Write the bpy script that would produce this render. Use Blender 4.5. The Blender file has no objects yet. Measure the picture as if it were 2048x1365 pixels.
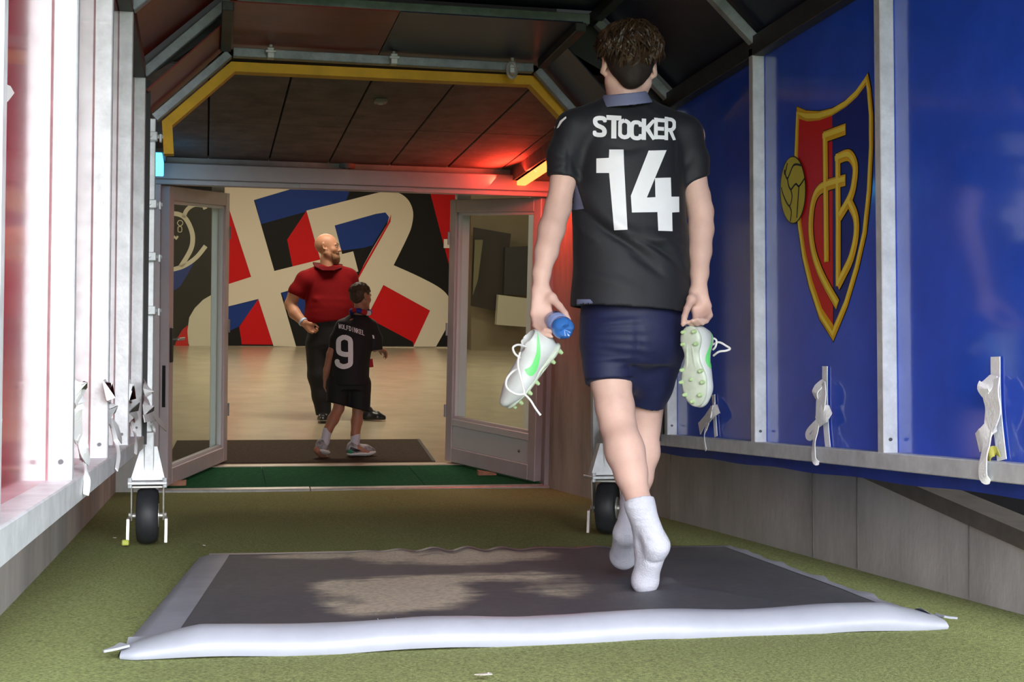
import bpy, bmesh, math, random
import numpy as np
from mathutils import Vector, Matrix
from mathutils.bvhtree import BVHTree

# ------------------------------------------------------------------ camera, world, lights, exposure
scene = bpy.context.scene
COL = scene.collection
IMG_W, IMG_H, FOC = 2048.0, 1365.0, 2780.0
CAM = np.array([0.0, 0.0, 0.66])
_dy = np.array([412 - 1024, 793 - 682.5, FOC]); _dy /= np.linalg.norm(_dy)
_dx = np.array([13700 - 1024, 805 - 682.5, FOC]); _dx -= _dy * _dx.dot(_dy); _dx /= np.linalg.norm(_dx)
_dz = np.cross(_dx, _dy)
RC = np.stack([_dx, _dy, _dz], 1)            # world -> camera (x right, y down, z forward)

cam_data = bpy.data.cameras.new('camera')
cam = bpy.data.objects.new('camera', cam_data); COL.objects.link(cam)
_rot = Matrix([list(RC[0]), list(-RC[1]), list(-RC[2])]).transposed()
cam.matrix_world = Matrix.Translation(CAM) @ _rot.to_4x4()
cam_data.sensor_width = 36.0; cam_data.lens = FOC / IMG_W * 36.0
cam_data.clip_start = 0.02
scene.camera = cam

world = bpy.data.worlds.new('overcast_sky'); scene.world = world
world.use_nodes = True
_bg = world.node_tree.nodes['Background']
_bg.inputs[0].default_value = (0.86, 0.92, 1.0, 1); _bg.inputs[1].default_value = 6.5

def light(name, kind, loc, energy, color=(1, 1, 1), size=1.0, size_y=None, direction=(0, 0, -1), angle=None):
    d = bpy.data.lights.new(name, kind); d.energy = energy; d.color = color
    if kind == 'AREA':
        d.size = size
        if size_y: d.shape = 'RECTANGLE'; d.size_y = size_y
    if kind == 'SUN': d.angle = angle or 0.1
    o = bpy.data.objects.new(name, d); COL.objects.link(o)
    o.location = loc
    o.rotation_euler = Vector(direction).to_track_quat('-Z', 'Y').to_euler()
    return o

light('hazy_sun', 'SUN', (3, -6, 6), 6.5, (1.0, 0.98, 0.95), direction=(-0.16, 0.90, -0.36), angle=1.0)

vs = scene.view_settings
scene.display_settings.display_device = 'sRGB'
vs.view_transform = 'Standard'; vs.look = 'None'; vs.gamma = 1.0; vs.use_curve_mapping = False
vs.exposure = 0.05

# ------------------------------------------------------------------ where a sight line meets a plane of the place
def ray(px, py): return RC.T @ np.array([px - IMG_W / 2, py - IMG_H / 2, FOC])
def on(px, py, ax, val):
    d = ray(px, py); return CAM + d * (val - CAM[ax]) / d[ax]
# the building stands level while the tunnel ramp runs down to it (slope 0.11)
SL = math.atan(0.11); CA, SA = math.cos(SL), math.sin(SL); BO = np.array([0, 9.95, 0.0])
def toB(p): d = np.asarray(p, float) - BO; return np.array([d[0], d[1] * CA + d[2] * SA, -d[1] * SA + d[2] * CA])
def fromB(x, y, z): return np.array([x, BO[1] + y * CA - z * SA, y * SA + z * CA])
def onB(px, py, ax, val):
    c = toB(CAM); d = ray(px, py); d = np.array([d[0], d[1] * CA + d[2] * SA, -d[1] * SA + d[2] * CA])
    return c + d * (val - c[ax]) / d[ax]
MB4 = Matrix.Translation(Vector(BO)) @ Matrix.Rotation(SL, 4, 'X')

# ------------------------------------------------------------------ materials
def lin(c):
    if isinstance(c, str): c = tuple(int(c[i:i + 2], 16) for i in (0, 2, 4))
    return tuple(((v / 255) / 12.92 if v / 255 <= 0.04045 else ((v / 255 + 0.055) / 1.055) ** 2.4) for v in c)
MATS = {}
def mat(name, c, rough=0.6, metal=0.0, var=0.0, scale=8.0, bump=0.0, bscale=60.0, spec=0.5, coat=0.0,
        sheen=0.0, c2=None, stretch=None, sss=0.0, trans=0.0, alpha=None, emit=0.0, ior=1.45, detail=6.0):
    if name in MATS: return MATS[name]
    m = bpy.data.materials.new(name); m.use_nodes = True; MATS[name] = m
    nt = m.node_tree; b = nt.nodes['Principled BSDF']
    c = lin(c) if (isinstance(c, str) or max(c) > 1.0) else c
    b.inputs['Base Color'].default_value = (*c, 1)
    b.inputs['Roughness'].default_value = rough; b.inputs['Metallic'].default_value = metal
    b.inputs['Specular IOR Level'].default_value = spec; b.inputs['IOR'].default_value = ior
    if coat: b.inputs['Coat Weight'].default_value = coat; b.inputs['Coat Roughness'].default_value = 0.08
    if sheen: b.inputs['Sheen Weight'].default_value = sheen; b.inputs['Sheen Roughness'].default_value = 0.4
    if sss:
        b.inputs['Subsurface Weight'].default_value = sss; b.inputs['Subsurface Radius'].default_value = (1.0, 0.35, 0.2)
        b.inputs['Subsurface Scale'].default_value = 0.012
    if trans: b.inputs['Transmission Weight'].default_value = trans
    if alpha is not None: b.inputs['Alpha'].default_value = alpha
    if emit: b.inputs['Emission Color'].default_value = (*c, 1); b.inputs['Emission Strength'].default_value = emit
    if var or bump or c2:
        tc = nt.nodes.new('ShaderNodeTexCoord'); mp = nt.nodes.new('ShaderNodeMapping')
        nt.links.new(tc.outputs['Object'], mp.inputs[0])
        if stretch: mp.inputs['Scale'].default_value = stretch
        if var or c2:
            n = nt.nodes.new('ShaderNodeTexNoise'); n.inputs['Scale'].default_value = scale; n.inputs['Detail'].default_value = detail
            n.inputs['Roughness'].default_value = 0.65
            nt.links.new(mp.outputs[0], n.inputs[0])
            r = nt.nodes.new('ShaderNodeValToRGB'); nt.links.new(n.outputs[0], r.inputs[0])
            lo = tuple(v * (1 - var) for v in c)
            hi = (lin(c2) if isinstance(c2, str) else c2) if c2 else tuple(min(1, v * (1 + var)) for v in c)
            r.color_ramp.elements[0].position = 0.32; r.color_ramp.elements[0].color = (*lo, 1)
            r.color_ramp.elements[1].position = 0.68; r.color_ramp.elements[1].color = (*hi, 1)
            nt.links.new(r.outputs[0], b.inputs['Base Color'])
        if bump:
            n2 = nt.nodes.new('ShaderNodeTexNoise'); n2.inputs['Scale'].default_value = bscale; n2.inputs['Detail'].default_value = 4
            nt.links.new(mp.outputs[0], n2.inputs[0])
            bp = nt.nodes.new('ShaderNodeBump'); bp.inputs['Strength'].default_value = bump; bp.inputs['Distance'].default_value = 0.01
            nt.links.new(n2.outputs[0], bp.inputs['Height']); nt.links.new(bp.outputs[0], b.inputs['Normal'])
    return m

# ------------------------------------------------------------------ object helpers
def link(name, me, m=None, parent=None, smooth=False):
    o = bpy.data.objects.new(name, me); COL.objects.link(o)
    if m is not None:
        for k in (m if isinstance(m, (list, tuple)) else [m]): me.materials.append(k)
    if parent is not None:
        o.parent = parent
        o.matrix_parent_inverse = WM[parent.name].inverted() if parent.name in WM else Matrix()
    if smooth: me.shade_smooth()
    return o
WM = {}
def empty(name, loc, label=None, cat=None, group=None, kind=None):
    o = bpy.data.objects.new(name, None); COL.objects.link(o); o.empty_display_size = 0.1
    o.location = loc; WM[o.name] = Matrix.Translation(Vector(loc))
    tag(o, label, cat, group, kind); return o
def tag(o, label=None, cat=None, group=None, kind=None):
    if label: o['label'] = label
    if cat: o['category'] = cat
    if group: o['group'] = group
    if kind: o['kind'] = kind
    return o
def meshpy(name, v, f, m=None, parent=None, smooth=False, midx=None):
    me = bpy.data.meshes.new(name)
    me.from_pydata([tuple(map(float, p)) for p in v], [], [tuple(map(int, q)) for q in f])
    if midx is not None: me.polygons.foreach_set('material_index', np.asarray(midx, np.int32))
    me.update()
    return link(name, me, m, parent, smooth)

class MB:
    """collects solid pieces that make up ONE part"""
    def __init__(s): s.bm = bmesh.new()
    def box(s, lo, hi, bevel=0.0, M=None):
        lo = np.minimum(lo, hi) if False else np.array(lo, float); hi = np.array(hi, float)
        c = (lo + hi) / 2; d = hi - lo
        r = bmesh.ops.create_cube(s.bm, size=1.0, matrix=Matrix.Translation(Vector(c)) @ Matrix.Diagonal((*d, 1)))
        vs_ = r['verts']
        if bevel:
            es = list({e for v in vs_ for e in v.link_edges})
            r2 = bmesh.ops.bevel(s.bm, geom=es, offset=bevel, segments=1, affect='EDGES'); vs_ = list({v for f in r2['faces'] for v in f.verts} | {v for v in vs_ if v.is_valid})
        if M is not None: bmesh.ops.transform(s.bm, matrix=M, verts=[v for v in vs_ if v.is_valid])
        return s
    def bar(s, a, b, w, h, up=(0, 0, 1), bevel=0.003):
        a, b = Vector(a), Vector(b); d = (b - a); L = d.length; d.normalize()
        u = Vector(up); x = d.cross(u)
        if x.length < 1e-4: x = d.cross(Vector((1, 0, 0)))
        x.normalize(); u = x.cross(d)
        M = Matrix((x, d, u)).transposed().to_4x4(); M.translation = (a + b) / 2
        return s.box((-w / 2, -L / 2, -h / 2), (w / 2, L / 2, h / 2), bevel, M)
    def cyl(s, a, b, r, r2=None, n=16, caps=True):
        a, b = Vector(a), Vector(b); d = b - a
        M = d.to_track_quat('Z', 'Y').to_matrix().to_4x4(); M.translation = (a + b) / 2
        bmesh.ops.create_cone(s.bm, cap_ends=caps, segments=n, radius1=r, radius2=r if r2 is None else r2, depth=d.length, matrix=M)
        return s
    def sph(s, c, r, n=12, sc=(1, 1, 1)):
        M = Matrix.Translation(Vector(c)) @ Matrix.Diagonal((*sc, 1))
        bmesh.ops.create_uvsphere(s.bm, u_segments=n, v_segments=max(6, n * 2 // 3), radius=r, matrix=M); return s
    def tube(s, pts, r, n=8, flat=None):
        """swept round tube (r number or list); flat=(w,t,up) gives a ribbon"""
        pts = [Vector(p) for p in pts]; N = len(pts); rings = []
        u = None
        for i, p in enumerate(pts):
            t = (pts[min(i + 1, N - 1)] - pts[max(i - 1, 0)]).normalized()
            if flat: u0 = Vector(flat[2])
            else: u0 = u if u is not None else (Vector((0, 0, 1)) if abs(t.z) < 0.9 else Vector((1, 0, 0)))
            x = t.cross(u0)
            if x.length < 1e-5: x = t.cross(Vector((0.3, 1, 0.2)))
            x.normalize(); u = x.cross(t).normalized()
            ri = r[i] if isinstance(r, (list, tuple)) else r
            ring = []
            if flat:
                w, th = flat[0] / 2, flat[1] / 2
                wi = w if not isinstance(r, (list, tuple)) else w * ri
                for (sx, sy) in ((-1, -1), (1, -1), (1, 1), (-1, 1)): ring.append(s.bm.verts.new(p + x * sx * wi + u * sy * th))
            else:
                for k in range(n):
                    a_ = 2 * math.pi * k / n; ring.append(s.bm.verts.new(p + (x * math.cos(a_) + u * math.sin(a_)) * ri))
            rings.append(ring)
        nn = len(rings[0])
        for i in range(N - 1):
            for k in range(nn):
                s.bm.faces.new((rings[i][k], rings[i][(k + 1) % nn], rings[i + 1][(k + 1) % nn], rings[i + 1][k]))
        s.bm.faces.new(rings[0][::-1]); s.bm.faces.new(rings[-1]); return s
    def lathe(s, prof, M, n=32, lobes=None):
        rings = []
        for (r, z, *_) in prof:
            ring = []
            for k in range(n):
                a_ = 2 * math.pi * k / n; rr = r if not lobes else r * (1 + (_[0] if _ else 0) * math.cos(lobes * a_))
                zz = z + (_[1] * (0.5 + 0.5 * math.cos(lobes * a_)) if len(_) > 1 else 0)
                ring.append(s.bm.verts.new(M @ Vector((rr * math.cos(a_), rr * math.sin(a_), zz))))
            rings.append(ring)
        for i in range(len(rings) - 1):
            for k in range(n): s.bm.faces.new((rings[i][k], rings[i][(k + 1) % n], rings[i + 1][(k + 1) % n], rings[i + 1][k]))
        s.bm.faces.new(rings[0][::-1]); s.bm.faces.new(rings[-1]); return s
    def prism(s, poly, off):
        """flat polygon (3-D points) given a thickness vector"""
        off = Vector(off); A = [s.bm.verts.new(Vector(p)) for p in poly]; B = [s.bm.verts.new(Vector(p) + off) for p in poly]
        n = len(A); s.bm.faces.new(A[::-1]); s.bm.faces.new(B)
        for i in range(n): s.bm.faces.new((A[i], A[(i + 1) % n], B[(i + 1) % n], B[i]))
        return s
    def build(s, name, m, parent=None, smooth=False, M=None):
        bmesh.ops.recalc_face_normals(s.bm, faces=s.bm.faces[:])
        if M is not None: bmesh.ops.transform(s.bm, matrix=M, verts=s.bm.verts[:])
        me = bpy.data.meshes.new(name); s.bm.to_mesh(me); s.bm.free()
        o = link(name, me, m, parent)
        if smooth:
            me.shade_smooth()
            try: me.set_sharp_from_angle(angle=0.7)
            except Exception: pass
        return o

def spline(pts, n=8, closed=False):
    """Catmull-Rom through points"""
    P = [np.array(p, float) for p in pts]; out = []
    N = len(P)
    for i in range(N if closed else N - 1):
        if closed: p0, p1, p2, p3 = P[(i - 1) % N], P[i], P[(i + 1) % N], P[(i + 2) % N]
        else: p0, p1, p2, p3 = P[max(i - 1, 0)], P[i], P[i + 1], P[min(i + 2, N - 1)]
        for k in range(n):
            t = k / n
            out.append(0.5 * ((2 * p1) + (-p0 + p2) * t + (2 * p0 - 5 * p1 + 4 * p2 - p3) * t * t + (-p0 + 3 * p1 - 3 * p2 + p3) * t ** 3))
    if not closed: out.append(P[-1])
    return out

# ------------------------------------------------------------------ materials used by the place
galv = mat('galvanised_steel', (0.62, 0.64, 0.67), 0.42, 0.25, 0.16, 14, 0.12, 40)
galv_d = mat('shaded_galvanised_steel', (0.27, 0.295, 0.33), 0.42, 0.3, 0.25, 14, 0.12, 40)  # darker galvanised copy; shade on the upper bars put into the colour
blue_gloss = mat('blue_glossy_board', (0.026, 0.095, 0.66), 0.16, 0, 0.12, 3, 0.03, 12, coat=0.6)
red_gloss = mat('red_glossy_board', (0.46, 0.012, 0.05), 0.16, 0, 0.12, 3, 0.03, 12, coat=0.6)
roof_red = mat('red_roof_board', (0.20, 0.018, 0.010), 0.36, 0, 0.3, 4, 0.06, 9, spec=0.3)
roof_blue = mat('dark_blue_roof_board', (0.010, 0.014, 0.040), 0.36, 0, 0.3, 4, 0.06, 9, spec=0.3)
concrete = mat('stained_concrete', (0.43, 0.415, 0.39), 0.85, 0, 0.26, 2.2, 0.25, 30, stretch=(1.3, 1.3, 0.5))
dark_metal = mat('dark_steel', (0.06, 0.06, 0.062), 0.5, 0.6, 0.2, 12)
turf_m = mat('olive_artificial_turf', (0.27, 0.305, 0.125), 0.95, 0, 0.48, 110, 0.9, 260, spec=0.1)
yellow = mat('yellow_foam_edge', (0.80, 0.44, 0.02), 0.6, 0, 0.12, 9)
tile_m = mat('dark_perforated_ceiling_board', (0.165, 0.146, 0.125), 0.8, 0, 0.3, 6, 0.3, 120)
frame_m = mat('grey_door_profile', (0.52, 0.47, 0.49), 0.4, 0.25, 0.06, 6)
bolt_m = mat('bolt_steel', (0.10, 0.10, 0.11), 0.4, 0.7)

# ------------------------------------------------------------------ the setting
def struct(o): o['kind'] = 'structure'; return o
# turf: a gently uneven grid down the ramp plus the pitch behind the camera
def turf():
    nx, ny = 40, 130; xs = np.linspace(-0.62, 2.5, nx); ys = np.linspace(-2.0, 9.98, ny)
    rng = np.random.default_rng(3); v = []; f = []
    for j, y in enumerate(ys):
        for i, x in enumerate(xs): v.append((x, y, 0.003 * math.sin(3 * x + y) - 0.004))
    for j in range(ny - 1):
        for i in range(nx - 1): a = j * nx + i; f.append((a, a + 1, a + nx + 1, a + nx))
    return struct(meshpy('floor', v, f, turf_m, None, True))
floor = turf()
pitch = struct(meshpy('ground', [(-60, -90, -0.02), (60, -90, -0.02), (60, -2.0, -0.02), (-60, -2.0, -0.02)], [(0, 1, 2, 3)], mat('pitch_grass', (0.10, 0.19, 0.035), 0.95, 0, 0.25, 2.0)))

# concrete side walls: cap follows the level of the building, full height past the tunnel mouth
def conc_wall(name, x0, x1, inner_top):
    m = MB()
    ys = [1.0, 3.2, 4.434, 5.5, 6.6]
    top = lambda y: inner_top + 0.15 * (y - 4.434)
    for a, b in zip(ys[:-1], ys[1:]):
        P = [(x0, a, -0.1), (x0, b, -0.1), (x0, b, top(b)), (x0, a, top(a))]
        m.prism(P, (x1 - x0, 0, 0))
    m.box((min(x0, x1), 6.6, -0.1), (max(x0, x1), 10.05, 2.9))
    o = m.build(name, concrete); bpy.context.view_layer.update(); return struct(o)
wall_right = conc_wall('wall_right', 2.45, 2.57, 0.335)
wall_left = conc_wall('wall_left', -0.60, -0.90, 0.335)
capm = mat('weathered_wall_coping', (0.12, 0.105, 0.085), 0.7, 0, 0.2, 10)
m = MB(); m.prism([(2.43, 1.0, -0.227), (2.43, 6.58, 0.610), (2.43, 6.58, 0.666), (2.43, 1.0, -0.171)], (0.13, 0, 0))
struct(m.build('trim_1', capm))
sky_blocker = struct(MB().box((-9, 1.2, 3.0), (11, 11, 3.4)).box((3.3, 1.4, -0.5), (3.6, 11, 3.0)).box((-1.9, 1.4, -0.5), (-1.6, 11, 3.0)).build('stand_sky_blocker', mat('dark_blocker_grey', (0.09, 0.085, 0.08), 0.9)))  # unseen slab and side walls, added to keep sky light off the surroundings
bank = struct(meshpy('ground_bank', [(2.57, -4, -0.7), (9, -4, -0.7), (9, 9, 0.4), (2.57, 9, 0.4)], [(0, 1, 2, 3)], mat('shaded_earth', (0.03, 0.025, 0.02), 0.95, 0, 0.3, 5)))  # near-black colour stands in for shade on the ground outside
# grey vertical joints on the concrete (formwork seams)
for yj, w in ((7.15, 0.003), (5.35, 0.005), (4.95, 0.006), (4.15, 0.003)):
    top = 0.335 + 0.15 * (yj - 4.434) - 0.02 if yj < 6.6 else 2.2
    o = MB().box((2.446, yj, 0.002), (2.452, yj + w, top)).build('seam', mat('dark_concrete_joint', (0.17, 0.16, 0.145), 0.9), wall_right)

# ceiling boards beyond the mouth
ceil = MB(); ceil.box((-0.9, 6.78, 2.31), (2.72, 10.3, 2.40)); ceil.box((-0.9, 6.78, 2.30), (2.72, 6.95, 3.6)); ceil = struct(ceil.build('ceiling', mat('black_void', (0.012, 0.011, 0.010), 0.9)))  # second box is an unseen fascia, added to block outside light
xs_t = [-0.60, -0.0, 0.41, 0.82, 1.25, 1.66, 2.05, 2.45]; ys_t = [6.96, 8.38, 9.93]
for i in range(7):
    for j in range(2):
        MB().box((xs_t[i] + 0.005, ys_t[j] + 0.005, 2.288), (xs_t[i + 1] - 0.005, ys_t[j + 1] - 0.005, 2.309), 0.003).build('ceiling_board', tile_m, ceil)

# end wall over and beside the doors, header and jambs (building frame)
hd = MB(); hd.box((-0.9, 0.0, 2.26), (2.72, 0.25, 3.2)); hd.box((-0.9, 0.0, -0.1), (-0.36, 0.25, 2.3)); hd.box((2.46, 0.0, -0.1), (2.72, 0.25, 2.3))
struct(hd.build('wall_back', concrete, M=MB4))
hb = MB(); hb.box((-0.36, -0.09, 2.15), (2.46, 0.12, 2.262), 0.006); hb.box((-0.36, -0.06, 2.115), (2.46, 0.10, 2.155), 0.004)
hb.box((0.62, -0.075, 2.118), (1.42, -0.058, 2.150), 0.002)
hb.box((-0.37, -0.05, 0.0), (-0.312, 0.10, 2.13), 0.004); hb.box((2.415, -0.05, 0.0), (2.47, 0.10, 2.13), 0.004)
door_trim = struct(hb.build('trim_2', mat('mauve_grey_header', (0.36, 0.32, 0.335), 0.45, 0.2, 0.06, 6), M=MB4))
alu = mat('worn_aluminium', (0.42, 0.41, 0.39), 0.35, 0.5, 0.15, 20)
th = MB(); th.box((-0.36, -0.09, -0.02), (0.72, 0.0, 0.022), 0.004); th.box((0.724, -0.09, -0.02), (2.47, 0.0, 0.020), 0.004)
struct(th.build('trim_3', alu, M=MB4))
gm = mat('green_entrance_carpet', (0.010, 0.085, 0.033), 0.95, 0, 0.3, 40, 0.5, 200, spec=0.1)
for (a, b) in ((-0.36, 0.42), (0.425, 1.55), (1.555, 2.47)):
    struct(MB().box((a, 0.0, -0.02), (b, 0.93, 0.016)).build('floor_carpet', gm, M=MB4))
struct(MB().box((-0.40, 0.93, -0.02), (2.6, 1.02, 0.022), 0.004).build('trim_4', mat('pale_sill_edge', (0.5, 0.45, 0.36), 0.4, 0.2), M=MB4))

# lobby: polished floor, painted end wall, side walls, ceiling
lobby_floor_m = mat('polished_beige_floor', (0.40, 0.34, 0.235), 0.22, 0, 0.10, 2.5, 0.02, 3, coat=0.0, spec=0.6)
lf = MB().box((-4.2, 1.02, -0.06), (7.0, 13.6, 0.016)); lf.box((-4.2, 0.26, -0.06), (-0.41, 1.02, 0.016)); lf.box((2.61, 0.26, -0.06), (7.0, 1.02, 0.016))
struct(lf.build('floor_lobby', lobby_floor_m, M=MB4))
cream_w = mat('cream_painted_wall', (0.56, 0.50, 0.38), 0.6, 0, 0.04, 3)
MUR = 13.4
struct(MB().box((-4.2, MUR + 0.012, -0.05), (7.0, MUR + 0.2, 3.5)).build('wall_lobby_back', cream_w, M=MB4))
struct(MB().box((-4.3, 0.26, -0.05), (-4.2, 13.6, 3.5)).build('wall_lobby_left', cream_w, M=MB4))
struct(MB().box((7.0, 0.26, -0.05), (7.1, 13.6, 3.5)).build('wall_lobby_right', cream_w, M=MB4))
struct(MB().box((-4.3, 0.26, 3.5), (7.1, 13.6, 3.6)).build('ceiling_lobby', mat('white_lobby_ceiling', (0.6, 0.57, 0.5), 0.8), M=MB4))
struct(MB().box((-4.3, 0.2, -0.05), (-0.9, 0.26, 3.6)).box((2.72, 0.2, -0.05), (7.1, 0.26, 3.6)).box((-4.3, 0.2, 2.4), (7.1, 0.26, 3.6)).build('wall_lobby_front', cream_w, M=MB4))
for i, (x, y) in enumerate(((1.2, 3.2), (1.2, 6.6), (1.2, 10.2), (-2.4, 8.5), (5.0, 8.5))):
    p = fromB(x, y, 3.42)
    light('lobby_light', 'AREA', p, 80, (1.0, 0.89, 0.73), 1.6, 0.5, direction=(0, 0.11, -1))

# coloured strip lamps over the doors
def strip_lamp(name, label, lo, hi, col, strength, e, d):
    lo, hi = np.array(lo), np.array(hi); c = (lo + hi) / 2
    t = empty(name, tuple(c), label, 'lamp')
    MB().box(lo - 0.012, np.array([hi[0] + 0.012, hi[1] + 0.012, hi[2] + 0.02])).build('housing', dark_metal, t) if False else None
    s = MB(); s.box((lo[0] - 0.02, lo[1] - 0.01, hi[2]), (hi[0] + 0.02, hi[1] + 0.01, hi[2] + 0.03), 0.004); s.build('housing', dark_metal, t)
    n = 3
    for k in range(n):
        a = lo[1] + (hi[1] - lo[1]) * k / n + 0.006; b = lo[1] + (hi[1] - lo[1]) * (k + 1) / n - 0.006
        MB().box((lo[0], a, lo[2]), (hi[0], b, hi[2]), 0.006).build('diffuser', mat(name + '_glow', col, 0.4, emit=strength), t)
    light(name + '_light', 'AREA', c + np.array(d) * 0.06, e, (1.0, 0.05, 0.025) if name.startswith('red') else col, 0.5, 0.12, direction=d)
strip_lamp('red_strip_lamp', 'glowing red strip lamp high beside the right door leaf', (2.15, 8.75, 2.165), (2.22, 9.80, 2.20), (1.0, 0.11, 0.025), 6.5, 6.5, (0.1, 0.35, -0.9))
light('red_strip_lamp_light', 'AREA', (2.10, 9.25, 2.19), 12, (1.0, 0.05, 0.025), 0.9, 0.06, direction=(-0.75, -0.25, 0.55))
struct(MB().box((2.12, 8.3, 2.20), (2.45, 9.90, 2.29)).build('trim_6', tile_m))
strip_lamp('blue_strip_lamp', 'glowing light blue strip lamp high left of the left door leaf', (-0.36, 9.0, 2.10), (-0.285, 9.35, 2.20), (0.10, 0.55, 1.0), 3.0, 0.5, (0.3, 0.6, -0.7))
# ------------------------------------------------------------------ door leaves and jambs (building frame)
def clear_glass(name='door_glass', tint=(0.93, 0.97, 0.95)):
    if name in MATS: return MATS[name]
    m = bpy.data.materials.new(name); m.use_nodes = True; MATS[name] = m; nt = m.node_tree
    nt.nodes.remove(nt.nodes['Principled BSDF']); out = nt.nodes['Material Output']
    t = nt.nodes.new('ShaderNodeBsdfTransparent'); t.inputs[0].default_value = (*tint, 1)
    g = nt.nodes.new('ShaderNodeBsdfGlossy'); g.inputs['Roughness'].default_value = 0.04; g.inputs[0].default_value = (0.8, 0.8, 0.8, 1)
    lw = nt.nodes.new('ShaderNodeLayerWeight'); lw.inputs[0].default_value = 0.5; pw = nt.nodes.new('ShaderNodeMath'); pw.operation = 'POWER'; pw.inputs[1].default_value = 5.0; nt.links.new(lw.outputs['Facing'], pw.inputs[0]); f = nt.nodes.new('ShaderNodeMath'); f.operation = 'MULTIPLY_ADD'; f.inputs[1].default_value = 0.14; f.inputs[2].default_value = 0.012; nt.links.new(pw.outputs[0], f.inputs[0])
    mx = nt.nodes.new('ShaderNodeMixShader')
    nt.links.new(f.outputs[0], mx.inputs[0]); nt.links.new(t.outputs[0], mx.inputs[1]); nt.links.new(g.outputs[0], mx.inputs[2])
    nt.links.new(mx.outputs[0], out.inputs[0]); return m
glass_m = clear_glass()
blackp = mat('black_plastic', (0.015, 0.015, 0.016), 0.4)
leaf_in = mat('light_inner_profile', (0.62, 0.62, 0.63), 0.4, 0.1)
def leaf(name, near, far, kick, flip):
    near = np.array(near, float); far = np.array(far, float); d = far - near; w = np.linalg.norm(d); d /= w
    n = np.array([-d[1], d[0]])                       # left normal
    M = MB4 @ Matrix(((d[0], n[0], 0, near[0]), (d[1], n[1], 0, near[1]), (0, 0, 1, 0.035), (0, 0, 0, 1)))
    H, t, s = 2.075, 0.032, 0.085
    root = tag(MB().box((0, -t, 0), (s, t, H), 0.004).box((w - s, -t, 0), (w, t, H), 0.004)
               .box((s, -t, 0), (w - s, t, 0.115), 0.004).box((s, -t, H - 0.10), (w - s, t, H), 0.004).build(name, frame_m, M=M), kind='structure')
    b0 = 0.115
    if kick:
        MB().box((s, -0.022, 0.115), (w - s, 0.022, 0.29), 0.004).build('kick_panel', leaf_in, root, M=M)
        MB().box((s, -t, 0.29), (w - s, t, 0.345), 0.004).build('middle_rail', leaf_in, root, M=M); b0 = 0.345
    g = MB()
    for (a, b, c, e) in ((s, s + 0.022, b0, H - 0.10), (w - s - 0.022, w - s, b0, H - 0.10), (s, w - s, b0, b0 + 0.022), (s, w - s, H - 0.122, H - 0.10)):
        g.box((a, -0.018, c), (b, 0.018, e), 0.002)
    g.build('glazing_bead', leaf_in, root, M=M)
    MB().box((s + 0.02, -0.004, b0 + 0.02), (w - s - 0.02, 0.004, H - 0.12)).build('glass_pane', glass_m, root, M=M)
    sgn = -1 if flip else 1
    if not kick:
        h = MB().box((0.02, sgn * t, 0.86), (0.06, sgn * (t + 0.012), 1.10), 0.003); h.build('handle_plate', blackp, root, M=M)
        MB().bar((0.04, sgn * (t + 0.012), 1.02), (0.04, sgn * (t + 0.055), 1.02), 0.016, 0.016).bar((0.04, sgn * (t + 0.055), 1.02), (0.15, sgn * (t + 0.055), 1.02), 0.016, 0.02).build('lever_handle', mat('satin_chrome', (0.55, 0.55, 0.55), 0.25, 0.9), root, M=M)
        MB().box((-0.004, -0.012, 0.55), (0.0, 0.012, 0.84), 0.001).build('lock_strip', blackp, root, M=M)
    else:
        MB().sph((0.20, sgn * 0.022, 0.2), 0.012, 10).build('kick_screw', bolt_m, root, M=M)
    for z in (0.35, 1.0, 1.72):
        MB().cyl((w + 0.006, sgn * t, z), (w + 0.006, sgn * t, z + 0.10), 0.011, n=10).build('hinge', mat('hinge_grey', (0.3, 0.3, 0.31), 0.4, 0.5), root, M=M)
    return root
leaf('door_1', (-0.285, 0.02), (0.135, 1.16), False, True)
leaf('door_2', (2.385, 0.02), (1.895, 1.06), True, False)
jb = MB()
jb.box((0.03, 1.14, 0.02), (0.125, 1.24, 2.20), 0.004); jb.box((1.925, 1.06, 0.02), (2.03, 1.16, 2.20), 0.004)
jb.box((-0.42, 1.14, 2.16), (2.6, 1.24, 2.26), 0.004); jb.box((-0.46, 0.1, 0.0), (-0.41, 1.24, 2.3)); jb.box((2.55, 0.1, 0.0), (2.60, 1.24, 2.3))
struct(jb.build('trim_5', leaf_in, M=MB4))
struct(MB().box((-0.9, 0.12, 2.262), (2.72, 1.3, 2.36)).build('ceiling_porch', mat('porch_grey', (0.2, 0.18, 0.16), 0.8), M=MB4))

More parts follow.
